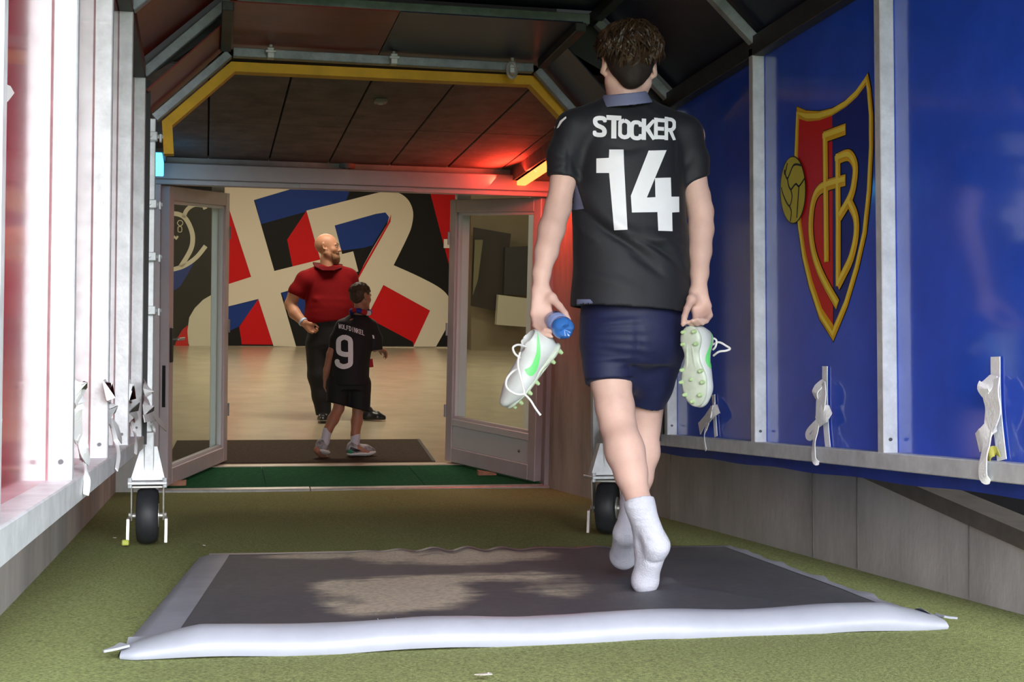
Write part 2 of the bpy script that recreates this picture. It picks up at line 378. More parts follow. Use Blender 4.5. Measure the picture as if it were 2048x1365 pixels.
# ------------------------------------------------------------------ the wheeled telescopic tunnel
XL, XR = -0.268, 2.10
tunnel = empty('player_tunnel', (0.92, 3.6, 0.0), 'wheeled telescopic tunnel of galvanised frames with red boards left, blue boards right', 'tunnel')
YS = [0.88, 1.94, 3.0, 4.06, 5.12, 6.18]
AL, AR, ZE, ZR = 0.087, 1.77, 2.04, 2.40
for k, y in enumerate(YS):
    for (xf, sg) in ((XL, -1), (XR, 1)):
        p = MB().box((xf, y, 0.47), (xf + sg * 0.05, y + 0.042, ZE + 0.005), 0.003)
        post = p.build('post', galv, tunnel)
        b = MB().cyl((xf + sg * 0.022, y, 0.525), (xf + sg * 0.022, y - 0.006, 0.525), 0.0055, n=8)
        b.build('bolt', bolt_m, post)
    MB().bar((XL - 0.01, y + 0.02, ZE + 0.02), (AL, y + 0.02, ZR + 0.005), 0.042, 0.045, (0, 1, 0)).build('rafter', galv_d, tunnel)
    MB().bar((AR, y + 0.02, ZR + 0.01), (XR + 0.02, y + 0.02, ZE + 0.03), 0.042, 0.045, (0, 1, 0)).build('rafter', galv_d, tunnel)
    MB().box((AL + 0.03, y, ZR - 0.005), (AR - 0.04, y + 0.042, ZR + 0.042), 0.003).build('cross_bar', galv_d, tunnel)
rail_l = MB().box((XL + 0.006, 0.86, 0.432), (XL - 0.055, 6.42, 0.487), 0.003).build('bottom_rail', galv, tunnel)
rail_r = MB().box((XR - 0.004, 0.86, 0.429), (XR + 0.055, 6.45, 0.483), 0.003).build('bottom_rail', galv, tunnel)
MB().box((XL, 0.86, ZE), (XL - 0.05, 6.24, ZE + 0.06), 0.003).build('eave_beam', dark_metal, tunnel)  # dark colour of both eave beams carries the shade on their downward faces
MB().box((XR + 0.0, 0.86, ZE - 0.03), (XR + 0.05, 6.24, ZE + 0.05), 0.003).build('eave_beam', dark_metal, tunnel)
MB().box((AL - 0.02, 0.86, ZR + 0.01), (AL + 0.03, 6.24, ZR + 0.06), 0.003).build('roof_beam', dark_metal, tunnel)
MB().box((AR - 0.03, 0.86, ZR + 0.01), (AR + 0.02, 6.24, ZR + 0.06), 0.003).build('roof_beam', dark_metal, tunnel)
panels_r = []
bay = [(YS[i], YS[i + 1]) for i in range(5)]
for (a, b) in bay:
    MB().box((-0.318, a + 0.022, 0.455), (-0.324, b + 0.020, ZE + 0.03)).build('side_board', red_gloss, tunnel)
    panels_r.append(MB().box((2.150, a + 0.022, 0.455), (2.156, b + 0.020, ZE + 0.03)).build('side_board', blue_gloss, tunnel))
    n = np.array([-(ZR - ZE), 0, AL - XL]); n /= np.linalg.norm(n)
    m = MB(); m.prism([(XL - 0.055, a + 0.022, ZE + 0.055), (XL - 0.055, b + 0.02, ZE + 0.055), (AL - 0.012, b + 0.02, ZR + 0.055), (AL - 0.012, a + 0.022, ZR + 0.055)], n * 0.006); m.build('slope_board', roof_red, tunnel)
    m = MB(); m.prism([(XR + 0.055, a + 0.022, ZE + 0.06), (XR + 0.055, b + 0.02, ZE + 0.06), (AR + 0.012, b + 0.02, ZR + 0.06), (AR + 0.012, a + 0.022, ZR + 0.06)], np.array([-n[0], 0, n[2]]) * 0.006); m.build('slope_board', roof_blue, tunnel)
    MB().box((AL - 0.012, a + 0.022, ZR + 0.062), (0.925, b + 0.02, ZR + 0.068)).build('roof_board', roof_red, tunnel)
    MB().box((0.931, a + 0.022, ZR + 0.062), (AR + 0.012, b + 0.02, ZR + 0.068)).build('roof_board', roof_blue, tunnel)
tarp = mat('blue_tarpaulin', (0.014, 0.045, 0.32), 0.55, 0, 0.2, 6, 0.2, 14)
sk = MB(); n = 60; ys = np.linspace(0.9, 6.5, n)
for i in range(n - 1):
    a, b = ys[i], ys[i + 1]; za = 0.385 + 0.003 * math.sin(a * 9); zb = 0.385 + 0.003 * math.sin(b * 9)
    sk.prism([(2.158, a, za), (2.158, b, zb), (2.162, b, 0.50), (2.162, a, 0.50)], (0.004, 0, 0))
sk.build('skirt', tarp, tunnel)
# inner end segment: narrower hoop that clamps on to the yellow mouth edge
EL, ER, YE = -0.240, 1.865, 6.62
for (xf, sg) in ((EL, -1), (ER, 1)):
    MB().box((xf, YE, 0.28), (xf + sg * 0.042, YE + 0.045, 1.95), 0.003).build('end_post', galv, tunnel)
    MB().box((xf + sg * 0.01, 6.26, 0.45), (xf + sg * (0.06 if sg < 0 else 0.28), 6.268, 2.05)).build('leak_block_plate', mat('dark_leak_block_plate', (0.03, 0.03, 0.032), 0.6), tunnel)  # added near-black plate, stops light leaking in between the segments
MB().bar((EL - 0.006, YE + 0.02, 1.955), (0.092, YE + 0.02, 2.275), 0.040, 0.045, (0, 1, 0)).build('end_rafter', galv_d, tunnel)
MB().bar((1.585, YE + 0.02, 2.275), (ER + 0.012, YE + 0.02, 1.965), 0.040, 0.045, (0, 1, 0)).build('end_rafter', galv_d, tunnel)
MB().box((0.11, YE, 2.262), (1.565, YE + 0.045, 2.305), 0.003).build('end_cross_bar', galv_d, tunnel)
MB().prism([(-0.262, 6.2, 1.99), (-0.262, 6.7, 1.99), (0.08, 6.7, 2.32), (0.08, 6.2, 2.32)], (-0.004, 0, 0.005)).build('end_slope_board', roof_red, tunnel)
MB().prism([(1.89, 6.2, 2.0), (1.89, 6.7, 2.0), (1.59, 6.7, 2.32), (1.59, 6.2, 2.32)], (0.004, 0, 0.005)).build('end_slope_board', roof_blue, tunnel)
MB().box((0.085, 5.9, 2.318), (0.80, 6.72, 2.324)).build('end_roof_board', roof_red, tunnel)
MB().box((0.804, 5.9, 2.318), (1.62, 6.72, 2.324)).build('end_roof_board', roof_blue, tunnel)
MB().bar((0.075, 5.9, 2.30), (0.075, 6.62, 2.30), 0.05, 0.04).build('end_roof_beam', dark_metal, tunnel)
MB().bar((1.61, 5.9, 2.30), (1.61, 6.62, 2.30), 0.05, 0.04).build('end_roof_beam', dark_metal, tunnel)
for zlo, zhi, x0, x1 in ((2.0, 2.5, -0.34, 0.09), (2.325, 2.47, 0.09, 1.62), (2.0, 2.5, 1.60, 2.18)):  # further added plates against light leaking in above the end hoop
    MB().box((x0, 6.30, zlo), (x1, 6.306, zhi)).build('leak_block_plate', mat('dark_leak_block_plate', None), tunnel) if x0 == 0.09 else MB().prism([(x0, 6.30, 2.50), (x1, 6.30, 2.50), (x1, 6.30, 2.325 if x0 < 0 else 2.02), (x0, 6.30, 2.02 if x0 < 0 else 2.325)], (0, 0.006, 0)).build('leak_block_plate', mat('dark_leak_block_plate', None), tunnel)
# clamps on the hoop
def clamp(c, horiz):
    c = np.array(c); g = MB()
    if horiz:
        g.box(c + (-0.016, -0.05, -0.03), c + (0.016, -0.002, 0.02), 0.003); g.cyl(c + (0, -0.03, 0.02), c + (0, -0.03, 0.065), 0.008, n=8); g.box(c + (-0.022, -0.045, 0.055), c + (0.022, -0.015, 0.075), 0.003)
        g.box(c + (-0.024, -0.06, -0.006), c + (0.024, -0.048, 0.006), 0.002)
    else:
        g.box(c + (-0.03, -0.045, -0.02), c + (0.022, -0.004, 0.02), 0.003); g.cyl(c + (0.022, -0.025, 0), c + (0.048, -0.025, 0), 0.010, n=8); g.box(c + (0.030, -0.04, -0.026), c + (0.042, -0.01, 0.012), 0.003); g.cyl(c + (-0.01, -0.045, 0), c + (-0.01, -0.06, 0), 0.008, n=8)
    g.build('clamp', galv, tunnel)
for px, py in ((541, 108), (786, 120), (1022, 138)): clamp(on(px, py, 1, YE), True)
for py in (275, 410, 515, 622): clamp((EL - 0.012, YE, on(300, py, 1, YE)[2]), False)
# the big pull hook hanging at the right clamp
hk = MB(); c = on(1024, 140, 1, YE - 0.06)
hk.tube([c + (math.cos(a) * 0.022, 0, math.sin(a) * 0.038) for a in np.linspace(0, 2 * math.pi, 17)], 0.009, 6); hk.build('pull_ring', mat('pale_steel', (0.5, 0.48, 0.47), 0.4, 0.3), tunnel)
# yellow edge
yl = MB(); pts = [(-0.205, 1.80), (-0.215, 1.955), (0.102, 2.255), (1.585, 2.262), (1.88, 1.965), (1.88, 1.80)]
w = 0.046
def offset_hoop(pts, d):
    c = np.array([0.83, 1.2]); out = []
    for i, p in enumerate(pts):
        p = np.array(p)
        t0 = np.array(pts[max(i - 1, 0)]); t1 = np.array(pts[min(i + 1, len(pts) - 1)])
        na = []
        for a, b in ((t0, p), (p, t1)):
            e = b - a
            if np.linalg.norm(e) > 1e-6: e /= np.linalg.norm(e); na.append(np.array([e[1], -e[0]]))
        nn = sum(na) / len(na); nn /= max(0.5, np.dot(nn, nn)) ; out.append(p + nn * d)
    return out
inner = offset_hoop(pts, w)
for i in range(len(pts) - 1):
    q = [pts[i], pts[i + 1], inner[i + 1], inner[i]]
    yl.prism([(p[0], 6.70, p[1]) for p in q], (0, 0.07, 0))
yl.build('yellow_edge', yellow, tunnel)
# casters
rubber = mat('black_rubber_tyre', (0.018, 0.019, 0.023), 0.55, 0, 0.3, 14)
zinc = mat('zinc_plated_steel', (0.48, 0.47, 0.44), 0.35, 0.6, 0.15, 20)
def caster(cx, cy, yaw, lever_col, post_x):
    g = MB(); g.prism([(post_x - 0.035, cy + 0.02, 0.435), (post_x + 0.035, cy + 0.02, 0.435), (cx + 0.075, cy, 0.285), (cx - 0.075, cy, 0.285)], (0, 0.06, 0))
    g.box((post_x - 0.022, cy + 0.005, 0.30), (post_x + 0.022, cy + 0.09, 0.50), 0.004)
    g.box((cx - 0.085, cy - 0.06, 0.268), (cx + 0.085, cy + 0.11, 0.282), 0.003)
    for sx in (-0.075, 0.075): g.cyl((cx + sx, cy - 0.045, 0.255), (cx + sx, cy - 0.045, 0.298), 0.010, n=8)
    root = g.build('caster', galv, tunnel)
    R = Matrix.Translation((cx, cy, 0)) @ Matrix.Rotation(yaw, 4, 'Z') @ Matrix.Translation((0, 0.035, 0))
    t = MB(); prof = [(0.055, -0.045), (0.095, -0.048), (0.113, -0.044), (0.122, -0.030), (0.126, -0.010), (0.126, 0.010), (0.122, 0.030), (0.113, 0.044), (0.095, 0.048), (0.055, 0.045)]
    t.lathe(prof, Matrix.Translation((0, 0, 0.126)) @ Matrix.Rotation(math.pi / 2, 4, 'Y'), 36); t.build('wheel', rubber, root, True, M=R)
    h = MB().cyl((-0.05, 0, 0.126), (0.05, 0, 0.126), 0.053, n=24).cyl((-0.07, 0, 0.126), (0.07, 0, 0.126), 0.012, n=10); h.build('hub', zinc, root, M=R)
    f = MB()
    f.box((-0.074, -0.05, 0.250), (0.074, 0.06, 0.262), 0.003)
    for sx in (-1, 1):
        f.prism([(sx * 0.066, -0.05, 0.255), (sx * 0.066, 0.055, 0.255), (sx * 0.066, 0.035, 0.16), (sx * 0.066, 0.02, 0.105), (sx * 0.066, -0.02, 0.105), (sx * 0.066, -0.035, 0.16)], (sx * 0.006, 0, 0))
        f.cyl((sx * 0.066, 0, 0.126), (sx * 0.082, 0, 0.126), 0.014, n=8)
    f.build('fork', zinc, root, M=R)
    for sx in (-1, 1):
        MB().prism([(sx * 0.076, -0.06, 0.115), (sx * 0.076, -0.02, 0.12), (sx * 0.076, -0.055, 0.012), (sx * 0.076, -0.085, 0.012)], (sx * 0.012, 0, 0)).build('brake_lever', zinc, root, M=R)
    if lever_col: MB().box((-0.105, -0.10, 0.004), (-0.075, -0.078, 0.028), 0.004).build('lever_tip', lever_col, root, M=R)
caster(-0.25, 6.42, 0.0, mat('lime_paint', (0.45, 0.5, 0.08), 0.5), -0.246)
caster(1.875, 6.42, -0.45, None, 1.885)

# prints on boards ------------------------------------------------
class Print:
    """flat coloured shapes printed on a plane (thin layers)"""
    def __init__(s): s.v = []; s.f = []; s.i = []
    def poly(s, pts, mi):
        b = len(s.v); s.v += [tuple(p) for p in pts]; s.f.append(list(range(b, b + len(pts)))); s.i.append(mi)
    def strip(s, A, B, mi, closed=False):
        n = len(A)
        for k in range(n if closed else n - 1):
            j = (k + 1) % n; s.poly([A[k], A[j], B[j], B[k]], mi)
    def build(s, name, mats, parent=None): return meshpy(name, s.v, s.f, mats, parent, False, s.i)
PXR = 2.150
def cr(cx, cy, k=1): p = on(1530 + 0.4392 * cx, 120 + 0.4396 * cy, 0, PXR); p[0] = PXR - 0.0008 * k; return p
def plane_stroke(P, c, w, mi, k, closed=False):
    P = [np.array(p) for p in P]; A = []; B = []
    N = len(P)
    for i in range(N):
        t = (P[(i + 1) % N] - P[(i - 1) % N]) if closed else (P[min(i + 1, N - 1)] - P[max(i - 1, 0)])
        t = t / np.linalg.norm(t); nrm = np.array([0, -t[2], t[1]])
        q = P[i].copy(); q[0] = PXR - 0.0008 * k
        A.append(q + nrm * w / 2); B.append(q - nrm * w / 2)
    c.strip(A, B, mi, closed)
emb = Print()
outer = [(147, 213), (190, 231), (250, 234), (310, 219), (370, 184), (425, 130), (470, 60), (484, 130), (494, 250), (494, 400), (484, 600), (464, 790), (428, 950), (378, 1120), (313, 1280), (250, 1180), (203, 1035), (172, 900), (152, 760), (141, 620), (137, 430)]
innr = [(158, 268), (195, 280), (250, 275), (310, 252), (370, 215), (420, 170), (464, 112), (470, 150), (478, 250), (479, 400), (468, 600), (448, 785), (413, 940), (365, 1095), (313, 1213), (262, 1130), (219, 1005), (190, 885), (170, 755), (157, 615), (153, 430)]
gro = [(p[0] + (p[0] - 313) * 0.022, p[1] + (p[1] - 600) * 0.010) for p in outer]
emb.poly([cr(*p, 1) for p in gro], 3)
emb.poly([cr(*p, 2) for p in outer], 0)
left_i = [p for p in innr if p[0] < 309]
emb.poly([cr(*p, 3) for p in [(158, 268), (195, 280), (250, 275), (309, 253), (316, 1210), (262, 1130), (219, 1005), (190, 885), (170, 755), (157, 615), (153, 430)]], 1)
emb.poly([cr(*p, 3) for p in [(309, 253), (370, 215), (420, 170), (464, 112), (470, 150), (478, 250), (479, 400), (468, 600), (448, 785), (413, 940), (365, 1095), (313, 1213)]], 2)
strokes = [[(278, 345), (281, 630), (284, 920)], [(270, 352), (372, 315)], [(336, 432), (338, 740), (338, 1030)],
           spline([(372, 547), (290, 570), (245, 600), (222, 660), (213, 760), (223, 860), (250, 950), (290, 1035), (336, 1115)], 6),
           spline([(327, 455), (385, 434), (415, 480), (411, 560), (392, 630), (345, 712)], 6), spline([(388, 645), (418, 715), (420, 800), (398, 900), (366, 970), (336, 1028)], 6)]
for k, s_ in enumerate(strokes): plane_stroke([cr(*p) for p in s_], emb, 0.047, 3, 4)
hi = 5
for k, s_ in enumerate(strokes):
    plane_stroke([cr(*p) for p in s_], emb, 0.040, 0, 5 + 0.2 * k)
    plane_stroke([cr(p[0] - 2, p[1] - 5) for p in s_], emb, 0.018, 4, 7 + 0.2 * k)
rim = [((a[0] + b[0]) / 2, (a[1] + b[1]) / 2) for a, b in zip(outer, innr)]
plane_stroke([cr(*p) for p in rim], emb, 0.018, 4, 7, True)
ball = [(136 + 56 * math.cos(a), 592 + 150 * math.sin(a)) for a in np.linspace(0, 2 * math.pi, 36, endpoint=False)]
emb.poly([cr(*p, 9) for p in [(136 + 60 * math.cos(a), 592 + 155 * math.sin(a)) for a in np.linspace(0, 2 * math.pi, 36, endpoint=False)]], 3)
emb.poly([cr(*p, 10) for p in ball], 5)
for s_ in ([(98, 500), (112, 540), (140, 480), (175, 480)], [(112, 540), (118, 575), (128, 592)], [(128, 592), (150, 565), (165, 575), (190, 540)], [(128, 592), (133, 625), (120, 665), (95, 620), (84, 580)], [(120, 665), (130, 690), (125, 735)], [(165, 575), (160, 640), (155, 720)], [(112, 470), (100, 520), (98, 500)]):
    plane_stroke([cr(*p) for p in spline(s_, 5)], emb, 0.008, 3, 11)
crest_panel = panels_r[3]
emb.build('emblem', [mat('print_gold', (0.80, 0.46, 0.015), 0.35), mat('print_red', (0.64, 0.010, 0.012), 0.3), mat('print_blue', (0.010, 0.025, 0.22), 0.3), mat('print_black', (0.006, 0.006, 0.008), 0.4), mat('print_light_gold', (0.95, 0.74, 0.08), 0.35), mat('print_ball_yellow', (0.58, 0.50, 0.04), 0.35)], crest_panel)
# white letter fragments printed on the nearest red board
lp = Print(); lp2 = Print()
def lq(px, py): p = on(px, py, 0, -0.318); p[0] = -0.3172; return p
lp.poly([lq(*p) for p in [(-60, 150), (-10, 160), (20, 172), (28, 186), (15, 203), (-10, 218), (-60, 230)]], 0)
lp2.poly([lq(*p) for p in [(-60, 842), (4, 838), (0, 870), (-10, 905), (-60, 930)]], 0)
red_boards = [o for o in tunnel.children if o.name.startswith('side_board') and o not in panels_r]
lp.build('printed_letter', [mat('print_white', (0.8, 0.8, 0.8), 0.4)], red_boards[1]); lp2.build('printed_letter', [mat('print_white', None)], red_boards[1])

# ------------------------------------------------------------------ painted mural on the lobby end wall
def mu(cx, cy, k): p = onB(300 + 0.5128 * cx, 300 + 0.5128 * cy, 1, MUR); return fromB(p[0], MUR - 0.0025 * k, p[2])
def mv(cx, cy, k): return mu((300 + 0.3077 * cx - 300) / 0.5128, (300 + 0.3077 * cy - 300) / 0.5128, k)
mp = Print(); BK, CR, BL, RD, PK = range(5)
def MP(pts, mi, k): mp.poly([mu(*p, k) for p in pts], mi)
MP([(-160, 40), (1230, 55), (1230, 768), (-160, 762)], BK, 0)
MP([(398, 150), (590, 100), (800, 100), (765, 198), (432, 290)], BL, 1)
MP([(535, 350), (610, 238), (668, 442), (556, 456)], RD, 1)
MP([(255, 120), (300, 120), (400, 497), (255, 540)], RD, 1)
MP([(255, 620), (427, 578), (346, 690), (285, 718), (255, 722)], BL, 1); MP([(424, 580), (484, 760), (358, 759), (348, 690)], RD, 2)
MP([(512, 558), (640, 520), (640, 650), (585, 650), (535, 612)], BL, 1)
MP([(1075, 100), (1230, 100), (1230, 560), (1182, 510)], RD, 1)
MP([(905, 520), (1096, 620), (1028, 768), (1026, 750), (850, 656)], RD, 1)
MP([(715, 290), (930, 240), (940, 252), (865, 378), (742, 394)], BL, 2)
sp = spline([(610, 237), (760, 200), (885, 168), (935, 160), (978, 172), (1010, 200), (1026, 245), (1020, 298), (1003, 342), (975, 400), (950, 450)], 5)
sp2 = spline([(950, 450), (1050, 495), (1132, 540), (1168, 580), (1179, 625), (1163, 680), (1115, 768)], 5)
R1 = [tuple(p) for p in sp] + [tuple(p) for p in sp2[1:]] + [(1027, 768), (1092, 627), (910, 527), (838, 668), (745, 620), (800, 510), (868, 385), (925, 290), (932, 262), (918, 244), (880, 250), (720, 295), (745, 390), (760, 450), (690, 470), (668, 442)]
MP(R1, CR, 4)
MP([(925, 290), (940, 252), (938, 280), (806, 514), (798, 512)], RD, 5); MP([(790, 396), (868, 372), (806, 508), (812, 472)], BK, 5)
MP([(250, 60), (640, 90), (590, 141), (405, 196), (570, 768), (482, 766), (300, 204), (250, 100)], CR, 6)
MP([(255, 540), (395, 495), (792, 396), (812, 474), (425, 581), (300, 612), (255, 640)], CR, 7)
def vstroke(pts, w, mi, k, n=6):
    P = [np.array(mv(p[0], p[1], k)) for p in spline(pts, n)]; A = []; B = []
    up = np.array(fromB(0, 0, 1)) - np.array(fromB(0, 0, 0)); xx = np.array([1.0, 0, 0])
    for i in range(len(P)):
        t = P[min(i + 1, len(P) - 1)] - P[max(i - 1, 0)]; a, b = t.dot(xx), t.dot(up); L = math.hypot(a, b)
        nn = (-b / L) * xx + (a / L) * up; A.append(P[i] + nn * w / 2); B.append(P[i] - nn * w / 2)
    mp.strip(A, B, mi)
vstroke([(40, 560), (60, 470), (110, 430), (165, 415), (225, 440), (265, 510), (278, 580), (262, 655), (200, 760)], 0.075, CR, 3)
vstroke([(218, 440), (240, 390), (290, 358), (362, 365)], 0.065, CR, 3); vstroke([(296, 288), (335, 330), (360, 385)], 0.065, CR, 3)
vstroke([(60, 795), (130, 782), (220, 755), (300, 700), (362, 625)], 0.07, CR, 3)
mp.poly([mv(*p, 2) for p in [(40, 805), (130, 790), (285, 735), (250, 800), (200, 885), (105, 950), (40, 960)]], BL)
mp.poly([mv(*p, 3) for p in [(420, 930), (345, 975), (290, 1030), (255, 1090), (243, 1180), (250, 1260), (270, 1305), (420, 1305)]], CR)
mp.poly([mv(*p, 2) for p in [(150, 1303), (180, 1220), (210, 1170), (245, 1140), (250, 1303)]], RD)
for cx in (125, 195):
    vstroke([(cx - 18, 478), (cx - 8, 460), (cx + 12, 462), (cx + 18, 480), (cx, 495), (cx - 18, 478)], 0.012, CR, 3); vstroke([(cx - 12, 500), (cx + 10, 500), (cx + 10, 532), (cx - 12, 532), (cx - 12, 500)], 0.012, CR, 3, 2)
vstroke([(142, 560), (150, 580), (160, 562), (170, 580), (180, 560)], 0.03, CR, 3, 2)
mural = mp.build('wall_mural', [mat('mural_black', (0.009, 0.009, 0.009), 0.6, spec=0.2), mat('mural_cream', (0.60, 0.55, 0.43), 0.6), mat('mural_blue', (0.012, 0.038, 0.20), 0.6, spec=0.2), mat('mural_red', (0.50, 0.006, 0.008), 0.6, spec=0.2), mat('mural_pink', (0.5, 0.1, 0.12), 0.6)])
tag(mural, 'wide lobby wall painting of cream letter shapes on black, blue and red', 'mural')
# right-hand end of the lobby seen through the right leaf
q = lambda px, py, y: onB(px, py, 1, y)
def slab(name, pts, y, th, m, label=None, cat=None):
    g = MB(); g.prism([fromB(q(px, py, y)[0], y, q(px, py, y)[2]) for px, py in pts], np.array(fromB(0, th, 0)) - BO); o = g.build(name, m)
    return tag(o, label, cat)
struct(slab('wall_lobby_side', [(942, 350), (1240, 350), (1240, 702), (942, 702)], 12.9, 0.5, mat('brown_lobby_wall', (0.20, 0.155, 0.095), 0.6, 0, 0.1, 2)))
slab('partition_board', [(948, 455), (1022, 468), (1004, 625), (942, 612)], 12.6, 0.05, mat('dark_brown_board', (0.016, 0.010, 0.008), 0.5), 'dark brown board standing at the lobby end, seen through right glass', 'board')
slab('leaning_plank', [(950, 480), (966, 480), (956, 560), (946, 590)], 12.5, 0.03, mat('olive_wood', (0.13, 0.12, 0.06), 0.6), 'olive plank leaning on the dark board behind right glass', 'plank')
slab('low_cabinet', [(997, 590), (1060, 598), (1060, 655), (993, 650)], 12.4, 0.15, mat('pale_cabinet', (0.42, 0.38, 0.29), 0.5), 'pale low cabinet at the lobby end behind right glass', 'cabinet')
slab('wall_screen', [(1010, 495), (1100, 490), (1100, 592), (1008, 590)], 12.5, 0.06, mat('dark_screen', (0.02, 0.02, 0.022), 0.4), 'dark wall screen above the pale cabinet behind right glass', 'screen')
# light switch
sw = empty('light_switch', tuple(fromB(3.94, MUR - 0.03, 1.78)), 'small white light switch on the red corner of the mural', 'switch')
MB().box((3.89, MUR - 0.04, 1.71), (3.99, MUR - 0.012, 1.86), 0.004).build('plate', mat('switch_white', (0.75, 0.72, 0.65), 0.4), sw, M=MB4)
MB().box((3.91, MUR - 0.052, 1.74), (3.97, MUR - 0.038, 1.83), 0.004).build('rocker', mat('switch_white', (0.75, 0.72, 0.65), 0.4), sw, M=MB4)
# lobby doormat
dm = mat('brown_black_doormat', (0.055, 0.040, 0.030), 0.95, 0, 0.25, 50, 0.6, 200, spec=0.1)
t = empty('doormat', tuple(fromB(1.0, 1.7, 0.016)), 'dark brown doormat on the beige lobby floor inside the doors', 'doormat')
g = MB(); g.prism([(-0.30, 1.10, 0.016), (1.78, 1.10, 0.016), (1.84, 2.36, 0.016), (-0.24, 2.36, 0.016)], (0, 0, 0.007)); g.build('pile', dm, t, M=MB4)
MB().prism([(1.775, 1.10, 0.016), (1.80, 1.10, 0.016), (1.86, 2.36, 0.016), (1.835, 2.36, 0.016)], (0, 0, 0.009)).build('edge_strip', blackp, t, M=MB4)
# door wedges
wd = mat('reddish_wood_wedge', (0.36, 0.17, 0.10), 0.7, 0, 0.2, 20)
def wedge(x0, x1, y, label):
    g = MB(); g.prism([(x0, y, 0.016), (x1, y, 0.016), (x1, y, 0.028), (x0, y, 0.050)], (0, 0.06, 0))
    tag(g.build('door_wedge', wd, M=MB4), label, 'door wedge', 'door wedges')
wedge(2.02, 2.16, 0.42, 'reddish wooden wedge holding the right door leaf open on green carpet')
wedge(-0.13, -0.30, 0.13, 'pale wooden wedge under the left door leaf beside the caster')
# dome camera and sensor under the dark ceiling
p = on(693, 335, 2, 2.262)
dc = empty('dome_camera', (0.95, 9.72, 2.288), 'small dark dome camera under the ceiling above the doors', 'camera')
MB().lathe([(0.06, 0.0), (0.062, -0.02), (0.055, -0.035)], Matrix.Translation((0.95, 9.72, 2.288)), 24).build('base', mat('camera_grey', (0.25, 0.23, 0.22), 0.5), dc, True)
MB().lathe([(0.048, -0.034), (0.047, -0.05), (0.038, -0.072), (0.02, -0.084), (0.004, -0.087)], Matrix.Translation((0.95, 9.72, 2.288)), 24).build('dome', mat('dome_black', (0.01, 0.01, 0.01), 0.12), dc, True)
sd = empty('ceiling_sensor', (0.92, 7.56, 2.288), 'small pale sensor box on the dark ceiling behind yellow edge', 'sensor')
MB().box((0.885, 7.50, 2.268), (0.955, 7.58, 2.288), 0.005).build('body', mat('sensor_grey', (0.30, 0.27, 0.24), 0.5), sd)
MB().cyl((0.92, 7.54, 2.260), (0.92, 7.54, 2.269), 0.015, n=12).build('lens', mat('sensor_lens', (0.5, 0.47, 0.42), 0.4), sd)

# ------------------------------------------------------------------ the floor mat in front
mat_w = mat('pale_vinyl_border', (0.31, 0.325, 0.38), 0.38, 0, 0.07, 5, 0.08, 18)
def mesh_mat_material():
    m = mat('charcoal_mesh_fabric', (0.078, 0.081, 0.098), 0.55, 0, 0.15, 30, 0.35, 320, spec=0.4)
    nt = m.node_tree; b = nt.nodes['Principled BSDF']
    at = nt.nodes.new('ShaderNodeAttribute'); at.attribute_name = 'dust'
    nz = nt.nodes.new('ShaderNodeTexNoise'); nz.inputs['Scale'].default_value = 120; nz.inputs['Detail'].default_value = 3
    mr = nt.nodes.new('ShaderNodeMath'); mr.operation = 'MULTIPLY'; mr2 = nt.nodes.new('ShaderNodeMapRange'); mr2.inputs[1].default_value = 0.3; mr2.inputs[2].default_value = 0.6; mr2.inputs[3].default_value = 0.55; mr2.inputs[4].default_value = 1.0
    nt.links.new(nz.outputs[0], mr2.inputs[0]); nt.links.new(at.outputs['Fac'], mr.inputs[0]); nt.links.new(mr2.outputs[0], mr.inputs[1])
    mx = nt.nodes.new('ShaderNodeMix'); mx.data_type = 'RGBA'
    old = b.inputs['Base Color'].links[0].from_socket
    nt.links.new(mr.outputs[0], mx.inputs[0]); nt.links.new(old, mx.inputs[6]); mx.inputs[7].default_value = (0.62, 0.55, 0.42, 1)
    nt.links.new(mx.outputs[2], b.inputs['Base Color']); return m
FL, FR, BLc, BRc = np.array([-0.17, 3.66]), np.array([2.05, 3.66]), np.array([0.02, 5.76]), np.array([2.20, 5.64])
def mat_xy(u, v): return (1 - v) * ((1 - u) * FL + u * FR) + v * ((1 - u) * BLc + u * BRc)
rng = np.random.default_rng(11)
def vnoise(x, y, seed, f):
    r = np.random.default_rng(seed); g = r.random((64, 64)); x = np.asarray(x) * f % 63; y = np.asarray(y) * f % 63
    xi = x.astype(int); yi = y.astype(int); fx = x - xi; fy = y - yi; fx = fx * fx * (3 - 2 * fx); fy = fy * fy * (3 - 2 * fy)
    return (g[xi, yi] * (1 - fx) + g[xi + 1, yi] * fx) * (1 - fy) + (g[xi, yi + 1] * (1 - fx) + g[xi + 1, yi + 1] * fx) * fy
def mat_z(u, v):
    z = 0.020 + 0.0 * u
    z = z + 0.030 * np.exp(-((v - 0.0) / 0.05) ** 2)                                   # swells towards the front roll
    z = z + 0.016 * np.exp(-((v - 1.0) / 0.10) ** 2) * np.exp(-((u - 0.46) / 0.14) ** 2) * (0.5 + 0.5 * np.sin(u * 95))
    z = z + 0.007 * np.exp(-((v - 1.0) / 0.16) ** 2) * np.exp(-((u - 0.70) / 0.12) ** 2) * (0.5 + 0.5 * np.sin(u * 70 + 1))
    for k, (du, dv) in enumerate(((-0.10, -0.28), (0.02, -0.30), (0.13, -0.26), (-0.22, 0.05))):   # creases pulled towards the foot
        ax, ay = 0.735, 0.42; t = np.clip(((u - ax) * du + (v - ay) * dv) / (du * du + dv * dv), 0, 1)
        d = np.hypot(u - ax - t * du, v - ay - t * dv); z = z + 0.010 * (1 - t) * np.exp(-(d / 0.022) ** 2)
    z = z - 0.010 * np.exp(-(np.hypot(u - 0.735, (v - 0.42)) / 0.05) ** 2)
    return z + 0.003 * vnoise(u, v, 5, 9)
fm = empty('floor_mat', (1.0, 4.65, 0.0), 'large charcoal mesh mat with pale vinyl borders on the green turf', 'mat')
